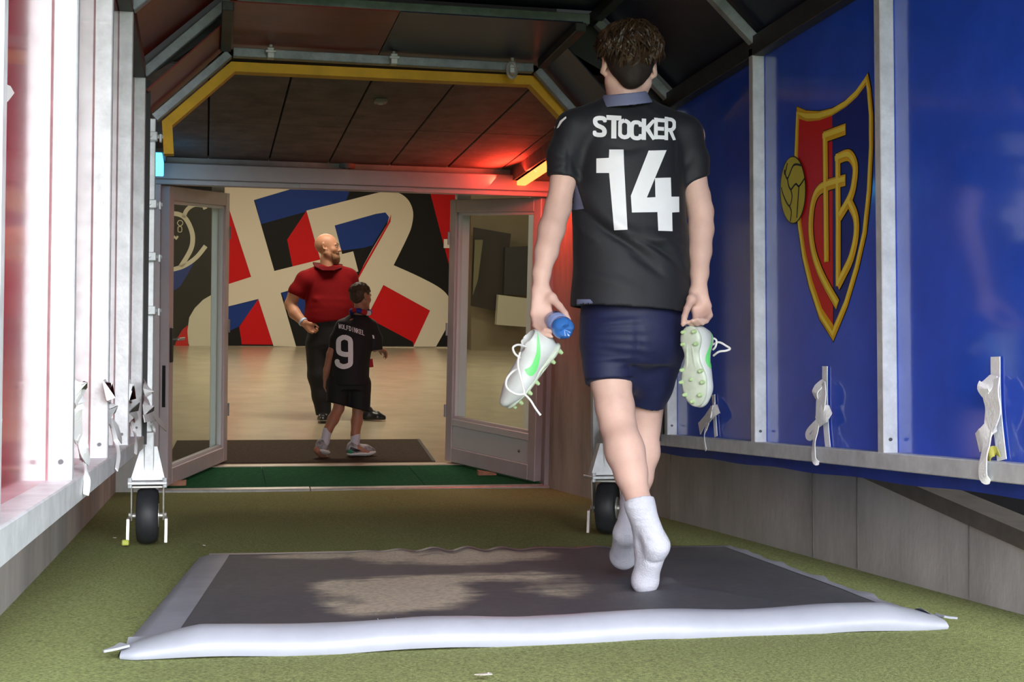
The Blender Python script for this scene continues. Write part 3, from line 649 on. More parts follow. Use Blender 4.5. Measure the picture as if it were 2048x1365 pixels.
nu, nv = 210, 200; U, V = np.meshgrid(np.linspace(0.035, 0.985, nu), np.linspace(0.055, 0.993, nv)); Z = mat_z(U, V)
XY = (1 - V)[..., None] * ((1 - U)[..., None] * FL + U[..., None] * FR) + V[..., None] * ((1 - U)[..., None] * BLc + U[..., None] * BRc)
vv = np.concatenate([XY, Z[..., None]], -1).reshape(-1, 3)
ff = [(j * nu + i, j * nu + i + 1, (j + 1) * nu + i + 1, (j + 1) * nu + i) for j in range(nv - 1) for i in range(nu - 1)]
ms = meshpy('mesh_surface', vv, ff, mesh_mat_material(), fm, True)
def blob(cu, cv, ru, rv, th=0.0): return np.exp(-((U - cu) / ru) ** 2 - ((V - cv) / rv) ** 2)
uvp = lambda px, py: None
nzf = 0.55 * vnoise(U * 2.2, V, 1, 9) + 0.3 * vnoise(U * 2, V, 2, 22) + 0.15 * vnoise(U * 2, V, 4, 60)
dust = 1.25 * blob(0.27, 0.50, 0.075, 0.10) + 1.1 * blob(0.29, 0.30, 0.09, 0.10) + 0.95 * blob(0.36, 0.42, 0.08, 0.14) + 1.1 * blob(0.22, 0.95, 0.12, 0.05) + 0.8 * blob(0.40, 0.86, 0.16, 0.10) + 0.75 * blob(0.45, 0.58, 0.17, 0.06) + 0.6 * blob(0.56, 0.42, 0.07, 0.14) + 0.5 * blob(0.55, 0.90, 0.12, 0.07) + 0.25 * blob(0.6, 0.75, 0.2, 0.2) + 0.35 * blob(0.30, 0.12, 0.06, 0.05)
nzs = 0.6 * vnoise(U * 6, V * 22, 21, 3) + 0.4 * vnoise(U * 10, V * 50, 23, 3)
dust = np.clip((dust * (0.05 + 1.1 * nzf + 0.75 * nzs) - 0.34) * 2.0, 0, 0.9) + 0.06 * nzf
at = ms.data.attributes.new('dust', 'FLOAT', 'POINT'); at.data.foreach_set('value', dust.reshape(-1).astype(np.float32))
def border(name, path_u, prof, m, frayed=False):
    """prof: function(s)->list of 3-D points across the border"""
    rows = [prof(s) for s in path_u]; n = len(rows[0]); v = [p for r in rows for p in r]; f = []
    for j in range(len(rows) - 1):
        for i in range(n - 1): a = j * n + i; f.append((a, a + 1, a + n + 1, a + n))
    return meshpy(name, v, f, m, fm, True)
def front_prof(u):
    e = 0.006 * vnoise([u * 3], [0.3], 8, 11)[0] + 0.004 * math.sin(u * 40)
    p0 = mat_xy(u, 0.060 + e); pf = mat_xy(u, 0.0)
    if u < 0.02 or u > 0.985:
        pass
    k = min(1.0, min(u + 0.03, 1.035 - u) / 0.10); k = max(0.12, k) ** 0.6
    dz = 0.004 * math.sin(u * 23) * k
    zs = [(1.0, 0.034), (0.72, 0.060), (0.4, 0.066), (0.12, 0.060), (-0.14, 0.040), (-0.24, 0.018), (-0.18, -0.004)]
    out = []
    for s, z in zs:
        q_ = pf + (p0 - pf) * s
        if s == 1.0: zz = float(mat_z(np.array(u), np.array(0.060 + e))) + 0.002
        else: zz = z * k + dz
        if u < 0.0: q_ = q_ + np.array([0.0, 0.03 * (1 - s) * (-u / 0.03)])
        out.append((q_[0], q_[1], zz))
    return out
border('front_border', np.linspace(-0.015, 1.012, 150), front_prof, mat_w)
def tip(c, d, name):
    pts = [np.array([c[0], c[1], 0.03]), np.array([c[0] + d[0] * 0.45, c[1] + d[1] * .45, 0.024]), np.array([c[0] + d[0], c[1] + d[1], 0.020])]
    MB().tube(pts, [1.0, 0.5, 0.12], flat=(0.05, 0.006, (0, 0, 1))).build(name, mat_w, fm)
tip(mat_xy(-0.012, 0.01), (-0.05, -0.03), 'corner_tip'); tip(mat_xy(1.01, 0.01), (0.055, 0.0), 'corner_tip')
def left_prof(v):
    a = mat_xy(0.037, v); b = mat_xy(0.0, v); c = mat_xy(-0.018, v)
    return [(a[0], a[1], float(mat_z(np.array(0.037), np.array(v))) + 0.0015), (b[0], b[1], 0.022), (c[0], c[1], 0.012), (c[0] - 0.006, c[1], -0.004)]
border('left_border', np.linspace(0.012, 1.0, 80), left_prof, mat('grey_vinyl_border', (0.27, 0.28, 0.34), 0.42, 0, 0.12, 7, 0.1, 20))
def right_prof(v):
    e = 0.004 * math.sin(v * 31) + 0.003 * math.sin(v * 57)
    a = mat_xy(0.984, v); b = mat_xy(1.0 + e, v); c = mat_xy(1.006 + e, v)
    return [(a[0], a[1], float(mat_z(np.array(0.984), np.array(v))) + 0.0015), (b[0], b[1], 0.024 + 0.5 * abs(e)), (c[0], c[1], 0.012), (c[0] + 0.004, c[1], -0.004)]
border('right_border', np.linspace(0.012, 1.0, 90), right_prof, mat('grey_vinyl_border', None))
def back_prof(u):
    z = float(mat_z(np.array(u), np.array(0.992))); a = mat_xy(u, 0.984); b = mat_xy(u, 1.0); 
    return [(a[0], a[1], z + 0.0015), (b[0], b[1], z + 0.004), (b[0], b[1] + 0.006, z - 0.004), (b[0], b[1] + 0.008, -0.004)]
border('back_border', np.linspace(0.0, 1.0, 200), back_prof, mat('pale_vinyl_border', None))
# loose threads along the front seam
for px in (905, 1065, 1010, 700, 720, 780, 448, 1130, 820):
    u = (on(px, 1283, 2, 0.04)[0] - FL[0]) / (FR[0] - FL[0]); p = mat_xy(u, 0.065); z = float(mat_z(np.array(u), np.array(0.065)))
    h = 0.012 + 0.02 * rng.random(); fr = MB(); fr.tube([(p[0], p[1], z), (p[0] - 0.006, p[1] - 0.002, z + h * .6), (p[0] - 0.012, p[1], z + h)], [0.0012, 0.0009, 0.0004], 4); fr.build('loose_thread', mat('white_thread', (0.7, 0.7, 0.72), 0.7), fm)
# scraps on the turf
def scrap(px, py, label, m, s=0.012):
    p = on(px, py, 2, 0.004); g = MB(); r = random.Random(px)
    pts = [(p[0] + s * r.uniform(-1, 1) * (1.6 if k % 2 else 1), p[1] + s * r.uniform(-1, 1), 0.004 + 0.5 * s * r.random()) for k in range(5)]
    g.tube(pts, [0.3, 1, .8, 1, .3], flat=(s * 1.2, 0.002, (0, 0, 1)))
    tag(g.build('turf_scrap', m), label, 'scrap', 'litter scraps on the turf')
paper = mat('dirty_paper', (0.5, 0.46, 0.42), 0.8)
scrap(968, 1352, 'crumpled pale scrap on the turf in front of the mat', paper, 0.014)
scrap(229, 1077, 'tiny white speck of litter on the turf left of the left caster', paper, 0.006)
scrap(410, 1092, 'tiny white speck of litter on the turf between caster and mat', paper, 0.006)

# ------------------------------------------------------------------ white tie straps
web = mat('white_cotton_webbing', (0.86, 0.86, 0.87), 0.8, 0, 0.04, 30, 0.3, 120)
NRM = [(1, 0, 0.02)]
def ribbon(g, pts, w, X, th=0.003, tap=None, n=5):
    P = [on(p[0], p[1], 0, X + (p[2] if len(p) > 2 else 0.0)) for p in pts]; w = w * (1.0 if NRM[0][1] == 0 else 0.52)
    P = spline(P, n); g.tube(P, tap if tap is None else list(np.interp(np.linspace(0, 1, len(P)), np.linspace(0, 1, len(tap)), tap)), flat=(w, th, NRM[0])) if tap else g.tube(P, 1.0 if False else None or 1, flat=(w, th, NRM[0]))
def strap(label, X, sg, strip, strip_w, folds, tails):
    NRM[0] = (1, 0, 0.02) if sg > 0 else (0.5, -0.85, 0.1)
    root = empty('tie_strap', tuple(on(strip[0][0], strip[0][1], 0, X)), label, 'strap', 'white tie straps on the tunnel boards')
    g = MB(); ribbon(g, strip, strip_w, X); g.build('webbing_strip', web, root, True)
    g = MB()
    for (pts, w, tp) in folds: ribbon(g, pts, w, X, 0.004, tp)
    g.build('knotted_bow', web, root, True)
    for (pts, w, tp) in tails:
        g = MB(); ribbon(g, pts, w, X, 0.003, tp); g.build('loose_tail', web, root, True)
    return root
R_ = -0.012; X1 = 2.144
strap('white tie strap on the blue board farthest from the camera, knotted below the held boot', X1, 1, [(1427, 790), (1429, 830), (1432, 874)], 0.034,
      [([(1428, 800, -.01), (1424, 822, -.03), (1412, 838, -.03), (1399, 858, -.02)], 0.055, [.5, .9, .6, 1.0]), ([(1437, 818, -.02), (1426, 828, -.035), (1415, 842, -.035)], 0.05, [1, .7, .6]), ([(1424, 812, -.03), (1419, 838, -.045)], 0.03, [1, 1])],
      [([(1419, 838, -.03), (1411, 862, -.03), (1408, 880, -.055), (1412, 901, -.058)], 0.02, [1, 1, 1, .8])])
strap('white tie strap below the crest, with a small hanging loop', X1, 1, [(1650, 733), (1650, 790), (1652, 850), (1656, 896)], 0.040,
      [([(1648, 762, -.01), (1636, 775, -.03), (1630, 786, -.04), (1634, 799, -.03)], 0.05, [.6, 1, .8, .4]), ([(1645, 768, -.02), (1643, 790, -.03), (1641, 812, -.03), (1637, 845, -.03)], 0.075, [.6, 1, .9, .55]),
       ([(1661, 819, -.015), (1648, 828, -.03), (1634, 845, -.03)], 0.07, [.5, 1, .6]), ([(1633, 846, -.03), (1618, 862, -.03), (1614, 872, -.03), (1621, 876, -.03), (1628, 866, -.03), (1634, 848, -.03)], 0.022, [1, 1, 1, 1, 1, 1])],
      [([(1636, 845, -.03), (1630, 875, -.04), (1627, 900, -.058), (1629, 922, -.060), (1638, 927, -.05)], 0.028, [1, 1, 1.1, 1.1, .4])])
s3 = strap('white tie strap on the blue board nearest the camera, by the right picture edge', X1, 1, [(1991, 714), (1992, 790), (1996, 850), (2004, 921)], 0.045,
      [([(1988, 752, -.01), (1974, 770, -.03), (1966, 778, -.04), (1974, 797, -.03)], 0.06, [.6, 1, .9, .4]), ([(1988, 760, -.02), (1982, 790, -.035), (1986, 820, -.03), (1978, 858, -.03)], 0.075, [.8, 1, 1, .6]),
       ([(1992, 852, -.02), (1978, 858, -.03), (1966, 876, -.035), (1956, 886, -.03)], 0.055, [.6, .8, 1.1, 1.0])],
      [([(1978, 862, -.03), (1972, 895, -.04), (1966, 925, -.058), (1967, 955, -.060), (1980, 965, -.05)], 0.036, [.8, 1, 1.1, 1.1, .3])])
g = MB(); ribbon(g, [(1975, 922, -.02), (1978, 908, -.03), (1990, 903, -.02), (1996, 912, -.01)], 0.03, X1, 0.003, [1, 1, 1, .8]); g.build('yellow_tape', mat('faded_yellow_tape', (0.55, 0.52, 0.12), 0.6), s3)
XL1 = -0.312
strap('white tie strap on the red board nearest the camera, with the longest tail', XL1, -1, [(137, 708), (134, 790), (133, 880), (131, 960)], 0.034,
      [([(140, 745, .015), (152, 770, .04), (160, 795, .045), (150, 808, .03)], 0.10, [.5, 1, .9, .5]), ([(146, 770, .02), (148, 815, .03), (152, 850, .03), (158, 880, .03)], 0.10, [.7, 1, .8, .5]), ([(158, 786, .03), (165, 795, .045), (156, 802, .04)], 0.04, [1, 1, .6])],
      [([(156, 875, .03), (166, 920, .03), (174, 950, .055), (172, 990, .058)], 0.03, [1, 1, 1.2, .8]), ([(158, 870, .03), (170, 905, .04), (178, 925, .04)], 0.06, [.5, 1, .6])])
strap('white tie strap on the second red board from the camera', XL1, -1, [(212, 745), (212, 790), (211, 840)], 0.03,
      [([(212, 768, .01), (218, 780, .05), (221, 800, .04)], 0.10, [.6, 1.1, .5]), ([(214, 790, .02), (217, 820, .04), (222, 842, .03)], 0.12, [.6, 1, .7])],
      [([(220, 840, .03), (231, 880, .04), (237, 910, .055), (233, 940, .058)], 0.03, [1, 1, 1, .8]), ([(222, 842, .03), (236, 865, .04), (243, 882, .03)], 0.07, [.5, 1, .6])])
strap('white tie strap on the third red board from the camera', XL1, -1, [(257, 760), (257, 800), (257, 850)], 0.03,
      [([(257, 770, .01), (262, 782, .05), (263, 798, .04)], 0.12, [.6, 1.1, .5]), ([(258, 800, .02), (268, 815, .05), (270, 835, .04), (266, 850, .03)], 0.12, [.6, 1, .8, .5])],
      [([(263, 842, .03), (269, 865, .04), (272, 885, .055), (271, 908, .058)], 0.03, [1, 1, 1, .8])])
strap('white tie strap at the end post over the left caster, one tail sticking out', -0.262, -1, [(290, 760), (291, 800), (291, 850)], 0.03,
      [([(291, 765, .01), (297, 778, .03), (297, 792, .03)], 0.10, [.6, 1.1, .5]), ([(292, 795, .01), (298, 822, .03), (303, 840, .03)], 0.12, [.5, 1, .5]), ([(288, 838, .02), (300, 836, .035), (311, 836, .03)], 0.06, [1, 1, 1])],
      [([(303, 822, .03), (318, 843, .05), (332, 856, .06)], 0.07, [.5, .9, 1.1]), ([(303, 848, .02), (308, 862, .03), (305, 885, .03)], 0.03, [1, 1, .8])])
# ------------------------------------------------------------------ smooth solid modelling (signed distance grid -> one continuous mesh)
class SDF:
    def __init__(s, lo, hi, h):
        s.lo = np.array(lo, float); s.h = h
        s.n = np.ceil((np.array(hi, float) - s.lo) / h).astype(int) + 1
        s.F = np.full(tuple(s.n), 1.0, np.float32)
    def like(s):
        o = SDF.__new__(SDF); o.lo, o.h, o.n = s.lo, s.h, s.n; o.F = np.full(tuple(s.n), 1.0, np.float32); return o
    def sub(s, lo, hi):
        a = np.clip(np.floor((np.asarray(lo) - s.lo) / s.h).astype(int), 0, s.n - 1); b = np.clip(np.ceil((np.asarray(hi) - s.lo) / s.h).astype(int) + 1, 1, s.n)
        ax = [(s.lo[i] + s.h * np.arange(a[i], b[i])).astype(np.float32) for i in range(3)]
        return tuple(slice(a[i], b[i]) for i in range(3)), ax[0][:, None, None], ax[1][None, :, None], ax[2][None, None, :]
    def put(s, sl, d, k, op='u'):
        A = s.F[sl]
        if A.size == 0: return
        if op == 'u':
            if k > 0: hh = np.maximum(k - np.abs(A - d), 0) / k; s.F[sl] = np.minimum(A, d) - hh * hh * k * 0.25
            else: s.F[sl] = np.minimum(A, d)
        else:
            d = -d
            if k > 0: hh = np.maximum(k - np.abs(A - d), 0) / k; s.F[sl] = np.maximum(A, d) + hh * hh * k * 0.25
            else: s.F[sl] = np.maximum(A, d)
    def cone(s, a, b, ra, rb, k=0.02, op='u', flat=None):
        a = np.asarray(a, float); b = np.asarray(b, float); m = max(ra, rb) + k + 3 * s.h
        sl, X, Y, Z = s.sub(np.minimum(a, b) - m, np.maximum(a, b) + m)
        px, py, pz = X - a[0], Y - a[1], Z - a[2]
        if flat is not None:
            n, f = np.asarray(flat[0], float), flat[1]; n = n / np.linalg.norm(n); dn = (px * n[0] + py * n[1] + pz * n[2]) * (1 / f - 1)
            px, py, pz = px + dn * n[0], py + dn * n[1], pz + dn * n[2]
        v = b - a
        if flat is not None: v = v + n * (v.dot(n)) * (1 / f - 1)
        L = max(v.dot(v), 1e-9); t = np.clip((px * v[0] + py * v[1] + pz * v[2]) / L, 0, 1)
        d = np.sqrt((px - t * v[0]) ** 2 + (py - t * v[1]) ** 2 + (pz - t * v[2]) ** 2) - (ra + (rb - ra) * t)
        if flat is not None: d = d * min(1, flat[1])
        s.put(sl, d.astype(np.float32), k, op); return s
    def limb(s, pts, rs, k=0.012, **kw):
        for i in range(len(pts) - 1): s.cone(pts[i], pts[i + 1], rs[i], rs[i + 1], k, **kw)
        return s
    def ell(s, c, r, R=None, k=0.02, op='u'):
        c = np.asarray(c, float); r = np.asarray(r, float); m = r.max() + k + 3 * s.h
        sl, X, Y, Z = s.sub(c - m, c + m); px, py, pz = X - c[0], Y - c[1], Z - c[2]
        if R is not None: R = np.asarray(R); px, py, pz = (R[0, 0] * px + R[1, 0] * py + R[2, 0] * pz), (R[0, 1] * px + R[1, 1] * py + R[2, 1] * pz), (R[0, 2] * px + R[1, 2] * py + R[2, 2] * pz)
        k0 = np.sqrt((px / r[0]) ** 2 + (py / r[1]) ** 2 + (pz / r[2]) ** 2); k1 = np.sqrt((px / r[0] ** 2) ** 2 + (py / r[1] ** 2) ** 2 + (pz / r[2] ** 2) ** 2) + 1e-9
        s.put(sl, (k0 * (k0 - 1) / k1).astype(np.float32), k, op); return s
    def loft(s, rows, k=0.02, yaw=0.0, p=2.0, op='u'):
        """rows: (z, cx, cy, rx, ry) from low to high"""
        rows = np.array(sorted([tuple(map(float, r)) for r in rows])); R = np.array(spline(rows, 6)); z = R[:, 0]
        m = max(R[:, 3].max(), R[:, 4].max()) + k + 3 * s.h
        lo = [R[:, 1].min() - m, R[:, 2].min() - m, z[0] - 4 * s.h]; hi = [R[:, 1].max() + m, R[:, 2].max() + m, z[-1] + 4 * s.h]
        sl, X, Y, Z = s.sub(lo, hi); zz = Z[0, 0]
        cx, cy, rx, ry = [np.interp(zz, z, R[:, i])[None, None, :] for i in (1, 2, 3, 4)]
        dx, dy = X - cx, Y - cy
        if yaw: c_, s_ = math.cos(yaw), math.sin(yaw); dx, dy = c_ * dx + s_ * dy, -s_ * dx + c_ * dy
        q = (np.abs(dx / rx) ** p + np.abs(dy / ry) ** p) ** (1 / p); d = (q - 1) * np.minimum(rx, ry)
        d = np.maximum(d, np.maximum(Z - z[-1], z[0] - Z)); s.put(sl, d.astype(np.float32), k, op); return s
    def cut(s, p, n):
        """keep the side the normal points away from"""
        n = np.asarray(n, float); n = n / np.linalg.norm(n); p = np.asarray(p, float)
        ax = [(s.lo[i] + s.h * np.arange(s.n[i])).astype(np.float32) for i in range(3)]
        d = (ax[0] - p[0])[:, None, None] * n[0] + (ax[1] - p[1])[None, :, None] * n[1] + (ax[2] - p[2])[None, None, :] * n[2]
        s.F = np.maximum(s.F, d.astype(np.float32)); return s
    def join(s, o, k=0.01):
        hh = np.maximum(k - np.abs(s.F - o.F), 0) / k; s.F = np.minimum(s.F, o.F) - hh * hh * k * 0.25; return s
    def shell(s, t): s.F = np.maximum(s.F, -(s.F + t)); return s
    def verts(s, smooth=2):
        F = s.F; F[0], F[-1] = 1, 1; F[:, 0], F[:, -1] = 1, 1; F[:, :, 0], F[:, :, -1] = 1, 1
        S = F < 0; c = [S[:-1], S[1:]]; cnt = np.zeros(tuple(s.n - 1), np.uint8)
        for i in (0, 1):
            for j in (0, 1):
                for k in (0, 1): cnt += S[i:S.shape[0] - 1 + i, j:S.shape[1] - 1 + j, k:S.shape[2] - 1 + k]
        I = np.argwhere((cnt > 0) & (cnt < 8)); V8 = {}
        for i in (0, 1):
            for j in (0, 1):
                for k in (0, 1): V8[(i, j, k)] = F[I[:, 0] + i, I[:, 1] + j, I[:, 2] + k].astype(float)
        acc = np.zeros((len(I), 3)); num = np.zeros(len(I)); keys = list(V8)
        for a in keys:
            for ax in range(3):
                if a[ax] == 0:
                    b = list(a); b[ax] = 1; b = tuple(b); va, vb = V8[a], V8[b]; m = (va < 0) != (vb < 0)
                    t = np.where(m, va / np.where(m, va - vb, 1), 0); p = np.array(a, float)[None, :].repeat(len(I), 0); p[:, ax] = t
                    acc[m] += p[m]; num[m] += 1
        V = s.lo + s.h * (I + acc / num[:, None])
        ids = np.full(tuple(s.n - 1), -1, np.int32); ids[I[:, 0], I[:, 1], I[:, 2]] = np.arange(len(I)); quads = []
        for ax in range(3):
            a = [slice(None)] * 3; b = [slice(None)] * 3; a[ax] = slice(0, -1); b[ax] = slice(1, None)
            E = np.argwhere(S[tuple(a)] != S[tuple(b)]); u, w = [(1, 2), (2, 0), (0, 1)][ax]
            E = E[(E[:, u] > 0) & (E[:, w] > 0) & (E[:, u] < s.n[u] - 1) & (E[:, w] < s.n[w] - 1)]
            q = []
            for (du, dw) in ((-1, -1), (0, -1), (0, 0), (-1, 0)):
                J = E.copy(); J[:, u] += du; J[:, w] += dw; q.append(ids[J[:, 0], J[:, 1], J[:, 2]])
            q = np.stack(q, 1); ins = S[E[:, 0], E[:, 1], E[:, 2]]; q[~ins] = q[~ins][:, ::-1]; quads.append(q)
        Q = np.concatenate(quads); Q = Q[(Q >= 0).all(1)]
        for _ in range(smooth):
            e = np.concatenate([Q[:, [0, 1]], Q[:, [1, 2]], Q[:, [2, 3]], Q[:, [3, 0]]]); a, b = e[:, 0], e[:, 1]; n = len(V)
            deg = np.bincount(a, minlength=n) + np.bincount(b, minlength=n)
            sm = np.stack([np.bincount(a, V[b, i], n) + np.bincount(b, V[a, i], n) for i in range(3)], 1)
            V = V * 0.45 + 0.55 * sm / np.maximum(deg, 1)[:, None]
        return V, Q
def quadmesh(name, V, Q, m, parent=None, smooth=True):
    me = bpy.data.meshes.new(name); me.vertices.add(len(V)); me.vertices.foreach_set('co', V.astype(np.float32).ravel())
    me.loops.add(len(Q) * 4); me.loops.foreach_set('vertex_index', Q.astype(np.int32).ravel())
    me.polygons.add(len(Q)); me.polygons.foreach_set('loop_start', np.arange(0, 4 * len(Q), 4, dtype=np.int32)); 
    me.polygons.foreach_set('loop_total', np.full(len(Q), 4, np.int32)); me.update(calc_edges=True); me.validate()
    o = link(name, me, m, parent)
    if smooth: me.shade_smooth()
    return o
def vnormals(V, Q):
    n = np.cross(V[Q[:, 2]] - V[Q[:, 0]], V[Q[:, 3]] - V[Q[:, 1]]); N = np.zeros_like(V)
    for k in range(4):
        for i in range(3): N[:, i] += np.bincount(Q[:, k], n[:, i], len(V))
    return N / np.maximum(np.linalg.norm(N, axis=1), 1e-9)[:, None]
def folds(V0, Q, segs, facing=None):
    """cloth creases: ridges along 3-D segments (a, b, height, width)"""
    N = vnormals(V0, Q); D = np.zeros(len(V0)); flat_ = np.array([1, 0, 1.0]) if facing is not None else np.ones(3); V = V0 * flat_
    for a, b, amp, w in segs:
        a, b = np.asarray(a, float) * flat_, np.asarray(b, float) * flat_; v = b - a; t = np.clip(((V - a) @ v) / v.dot(v), 0, 1)
        d = np.linalg.norm(V - a - t[:, None] * v, axis=1); D += amp * np.exp(-(d / w) ** 2) * np.sin(np.pi * np.clip(t, 0.02, 0.98)) ** 0.5
    if facing is not None: D = D * np.clip((N @ np.asarray(facing, float)) * 2, 0, 1)
    return V0 + N * D[:, None]
def noise3(V, f, seed):
    r = np.random.default_rng(seed); out = np.zeros(len(V))
    for k in range(7):
        d = r.normal(size=3); d /= np.linalg.norm(d); out += np.sin(V @ d * f * r.uniform(0.6, 1.6) + r.uniform(0, 6.3))
    return out / 7
Q_ = lambda px, py, Y: on(px, py, 1, Y)
def creases(V, Q, lines, facing):
    N = vnormals(V, Q); D = np.zeros(len(V)); XZ = V[:, [0, 2]]
    for pts, amp, w in lines:
        P = np.array(spline(pts, 8))[:, [0, 2]]; best = np.full(len(V), 9.0); tb = np.zeros(len(V))
        for i in range(len(P) - 1):
            v = P[i + 1] - P[i]; t = np.clip(((XZ - P[i]) @ v) / v.dot(v), 0, 1); d = np.linalg.norm(XZ - P[i] - t[:, None] * v, axis=1)
            m = d < best; best[m] = d[m]; tb[m] = (i + t[m]) / (len(P) - 1)
        D += amp * np.exp(-(best / w) ** 2) * np.sin(np.pi * np.clip(tb, 0.03, 0.97)) ** 0.6
    return V + N * (D * np.clip((N @ np.asarray(facing, float)) * 1.6, 0, 1))[:, None]

def rotm(yaw=0, pitch=0, roll=0):
    return np.array((Matrix.Rotation(yaw, 3, 'Z') @ Matrix.Rotation(pitch, 3, 'X') @ Matrix.Rotation(roll, 3, 'Y')))
class Head:
    """face looks along +y in its own axes"""
    def __init__(s, c, sc, R): s.c, s.sc, s.R = np.asarray(c, float), sc, R
    def P(s, *p): return s.c + s.R @ (np.array(p, float) * s.sc)
    def build(s, S, fat=1.0):
        k, R = s.sc, s.R; E = lambda c, r, kk=0.02, op='u': S.ell(s.P(*c), np.array(r) * k, R, kk * k, op); C = lambda a, b, ra, rb, kk=0.015, op='u': S.cone(s.P(*a), s.P(*b), ra * k, rb * k, kk * k, op)
        E((0, -0.012, 0.030), (0.076, 0.096, 0.088)); E((0, 0.030, -0.030), (0.060 * fat, 0.064, 0.085), 0.03)
        for x in (-1, 1):
            C((x * 0.056 * fat, 0.0, -0.050), (x * 0.020, 0.070, -0.100), 0.020, 0.017, 0.03); E((x * 0.040, 0.060, -0.026), (0.024 * fat, 0.022, 0.022), 0.02)
            E((x * 0.031, 0.084, 0.020), (0.024, 0.010, 0.008), 0.010)
        C((0, 0.070, -0.100), (0, 0.074, -0.098), 0.021, 0.021, 0.02)
        for x in (-1, 1): E((x * 0.032, 0.102, 0.004), (0.018, 0.016, 0.011), 0.010, 's')
        C((0, 0.086, 0.012), (0, 0.110, -0.028), 0.008, 0.0125, 0.010); E((0.012, 0.098, -0.032), (0.008, 0.010, 0.008), 0.006); E((-0.012, 0.098, -0.032), (0.008, 0.010, 0.008), 0.006)
        E((0, 0.091, -0.057), (0.024, 0.010, 0.0055), 0.005); E((0, 0.089, -0.069), (0.021, 0.010, 0.0065), 0.005); C((-0.022, 0.1, -0.0628), (0.022, 0.1, -0.0628), 0.0022, 0.0022, 0.004, 's')
        for x in (-1, 1):
            Re = R @ rotm(x * -0.55, 0.15, 0); S.ell(s.P(x * 0.086, -0.012, 0.002), np.array((0.008, 0.020, 0.033)) * k, Re, 0.008 * k); S.ell(s.P(x * 0.091, -0.004, 0.004), np.array((0.007, 0.011, 0.021)) * k, Re, 0.005 * k, 's'); C((x * 0.074, 0.004, -0.02), (x * 0.078, -0.004, -0.028), 0.009, 0.007, 0.008)
    def eyes(s, parent):
        wm = mat('eye_white', (0.7, 0.68, 0.66), 0.2); im = mat('eye_iris', (0.05, 0.035, 0.02), 0.15)
        for x in (-1, 1):
            e = MB().sph(s.P(x * 0.0315, 0.0775, 0.005), 0.0125 * s.sc, 14).build('eye', wm, parent, True)
            MB().sph(s.P(x * 0.0315, 0.0858, 0.005), 0.0056 * s.sc, 10, (1, 1, 1)).build('iris', im, e, True)
            g = MB(); g.tube([s.P(x * (0.016 + 0.03 * t), 0.094 - 0.012 * t * t, 0.026 + 0.006 * math.sin(t * 2.4)) for t in np.linspace(0, 1, 6)], [0.002 * s.sc, 0.0035 * s.sc, 0.0035 * s.sc, 0.003 * s.sc, 0.002 * s.sc, 0.001 * s.sc], 5); g.build('eyebrow', mat('brow_hair', (0.04, 0.022, 0.012), 0.8), parent, True)
        m = MB(); m.tube([s.P(x, 0.098 - 6 * x * x, -0.0628) for x in np.linspace(-0.02, 0.02, 7)], 0.0022 * s.sc, 5); m.build('mouth', mat('lip_line', (0.25, 0.07, 0.06), 0.5), parent, True)
def hair_locks(head, n, seed, th_end, r0, length, fluff, rad, lift=0.0, fringe=0.9):
    g = MB(); r = random.Random(seed); crown = np.array([0, -0.035, 0.0])
    for i in range(n):
        phi = r.uniform(0, 2 * math.pi); c = -math.sin(phi)             # phi=-pi/2 is the back
        t_end = th_end(phi) + r.gauss(0, 0.08); t0 = r.uniform(0.0, max(0.1, t_end - 0.25)); t1 = min(t_end, t0 + length * r.uniform(0.7, 1.25)); dphi = r.gauss(0, 0.22)
        pts = []; m = 6; fl = r.uniform(0.3, 1.0) * fluff
        for j in range(m):
            u = j / (m - 1); th = t0 + (t1 - t0) * u; ph = phi + dphi * u * (0.4 + u)
            rr = 1.0 + fl * math.sin(min(1.0, u * 0.85) * math.pi) * 0.55 + fl * u * u * r.uniform(0.2, 0.5)
            d = np.array([math.sin(th) * math.cos(ph) * rad[0], math.sin(th) * math.sin(ph) * rad[1], math.cos(th) * rad[2]])
            pts.append(head.P(*(np.array([0, -0.012, 0.032 + lift]) + d * rr)))
        w = r0 * r.uniform(0.6, 1.3) * head.sc
        g.tube(spline(pts, 2), list(np.interp(np.linspace(0, 1, 2 * (m - 1) + 1), [0, 0.3, 0.75, 1], [w * 0.5, w, w * 0.8, w * 0.12])), 4)
    return g
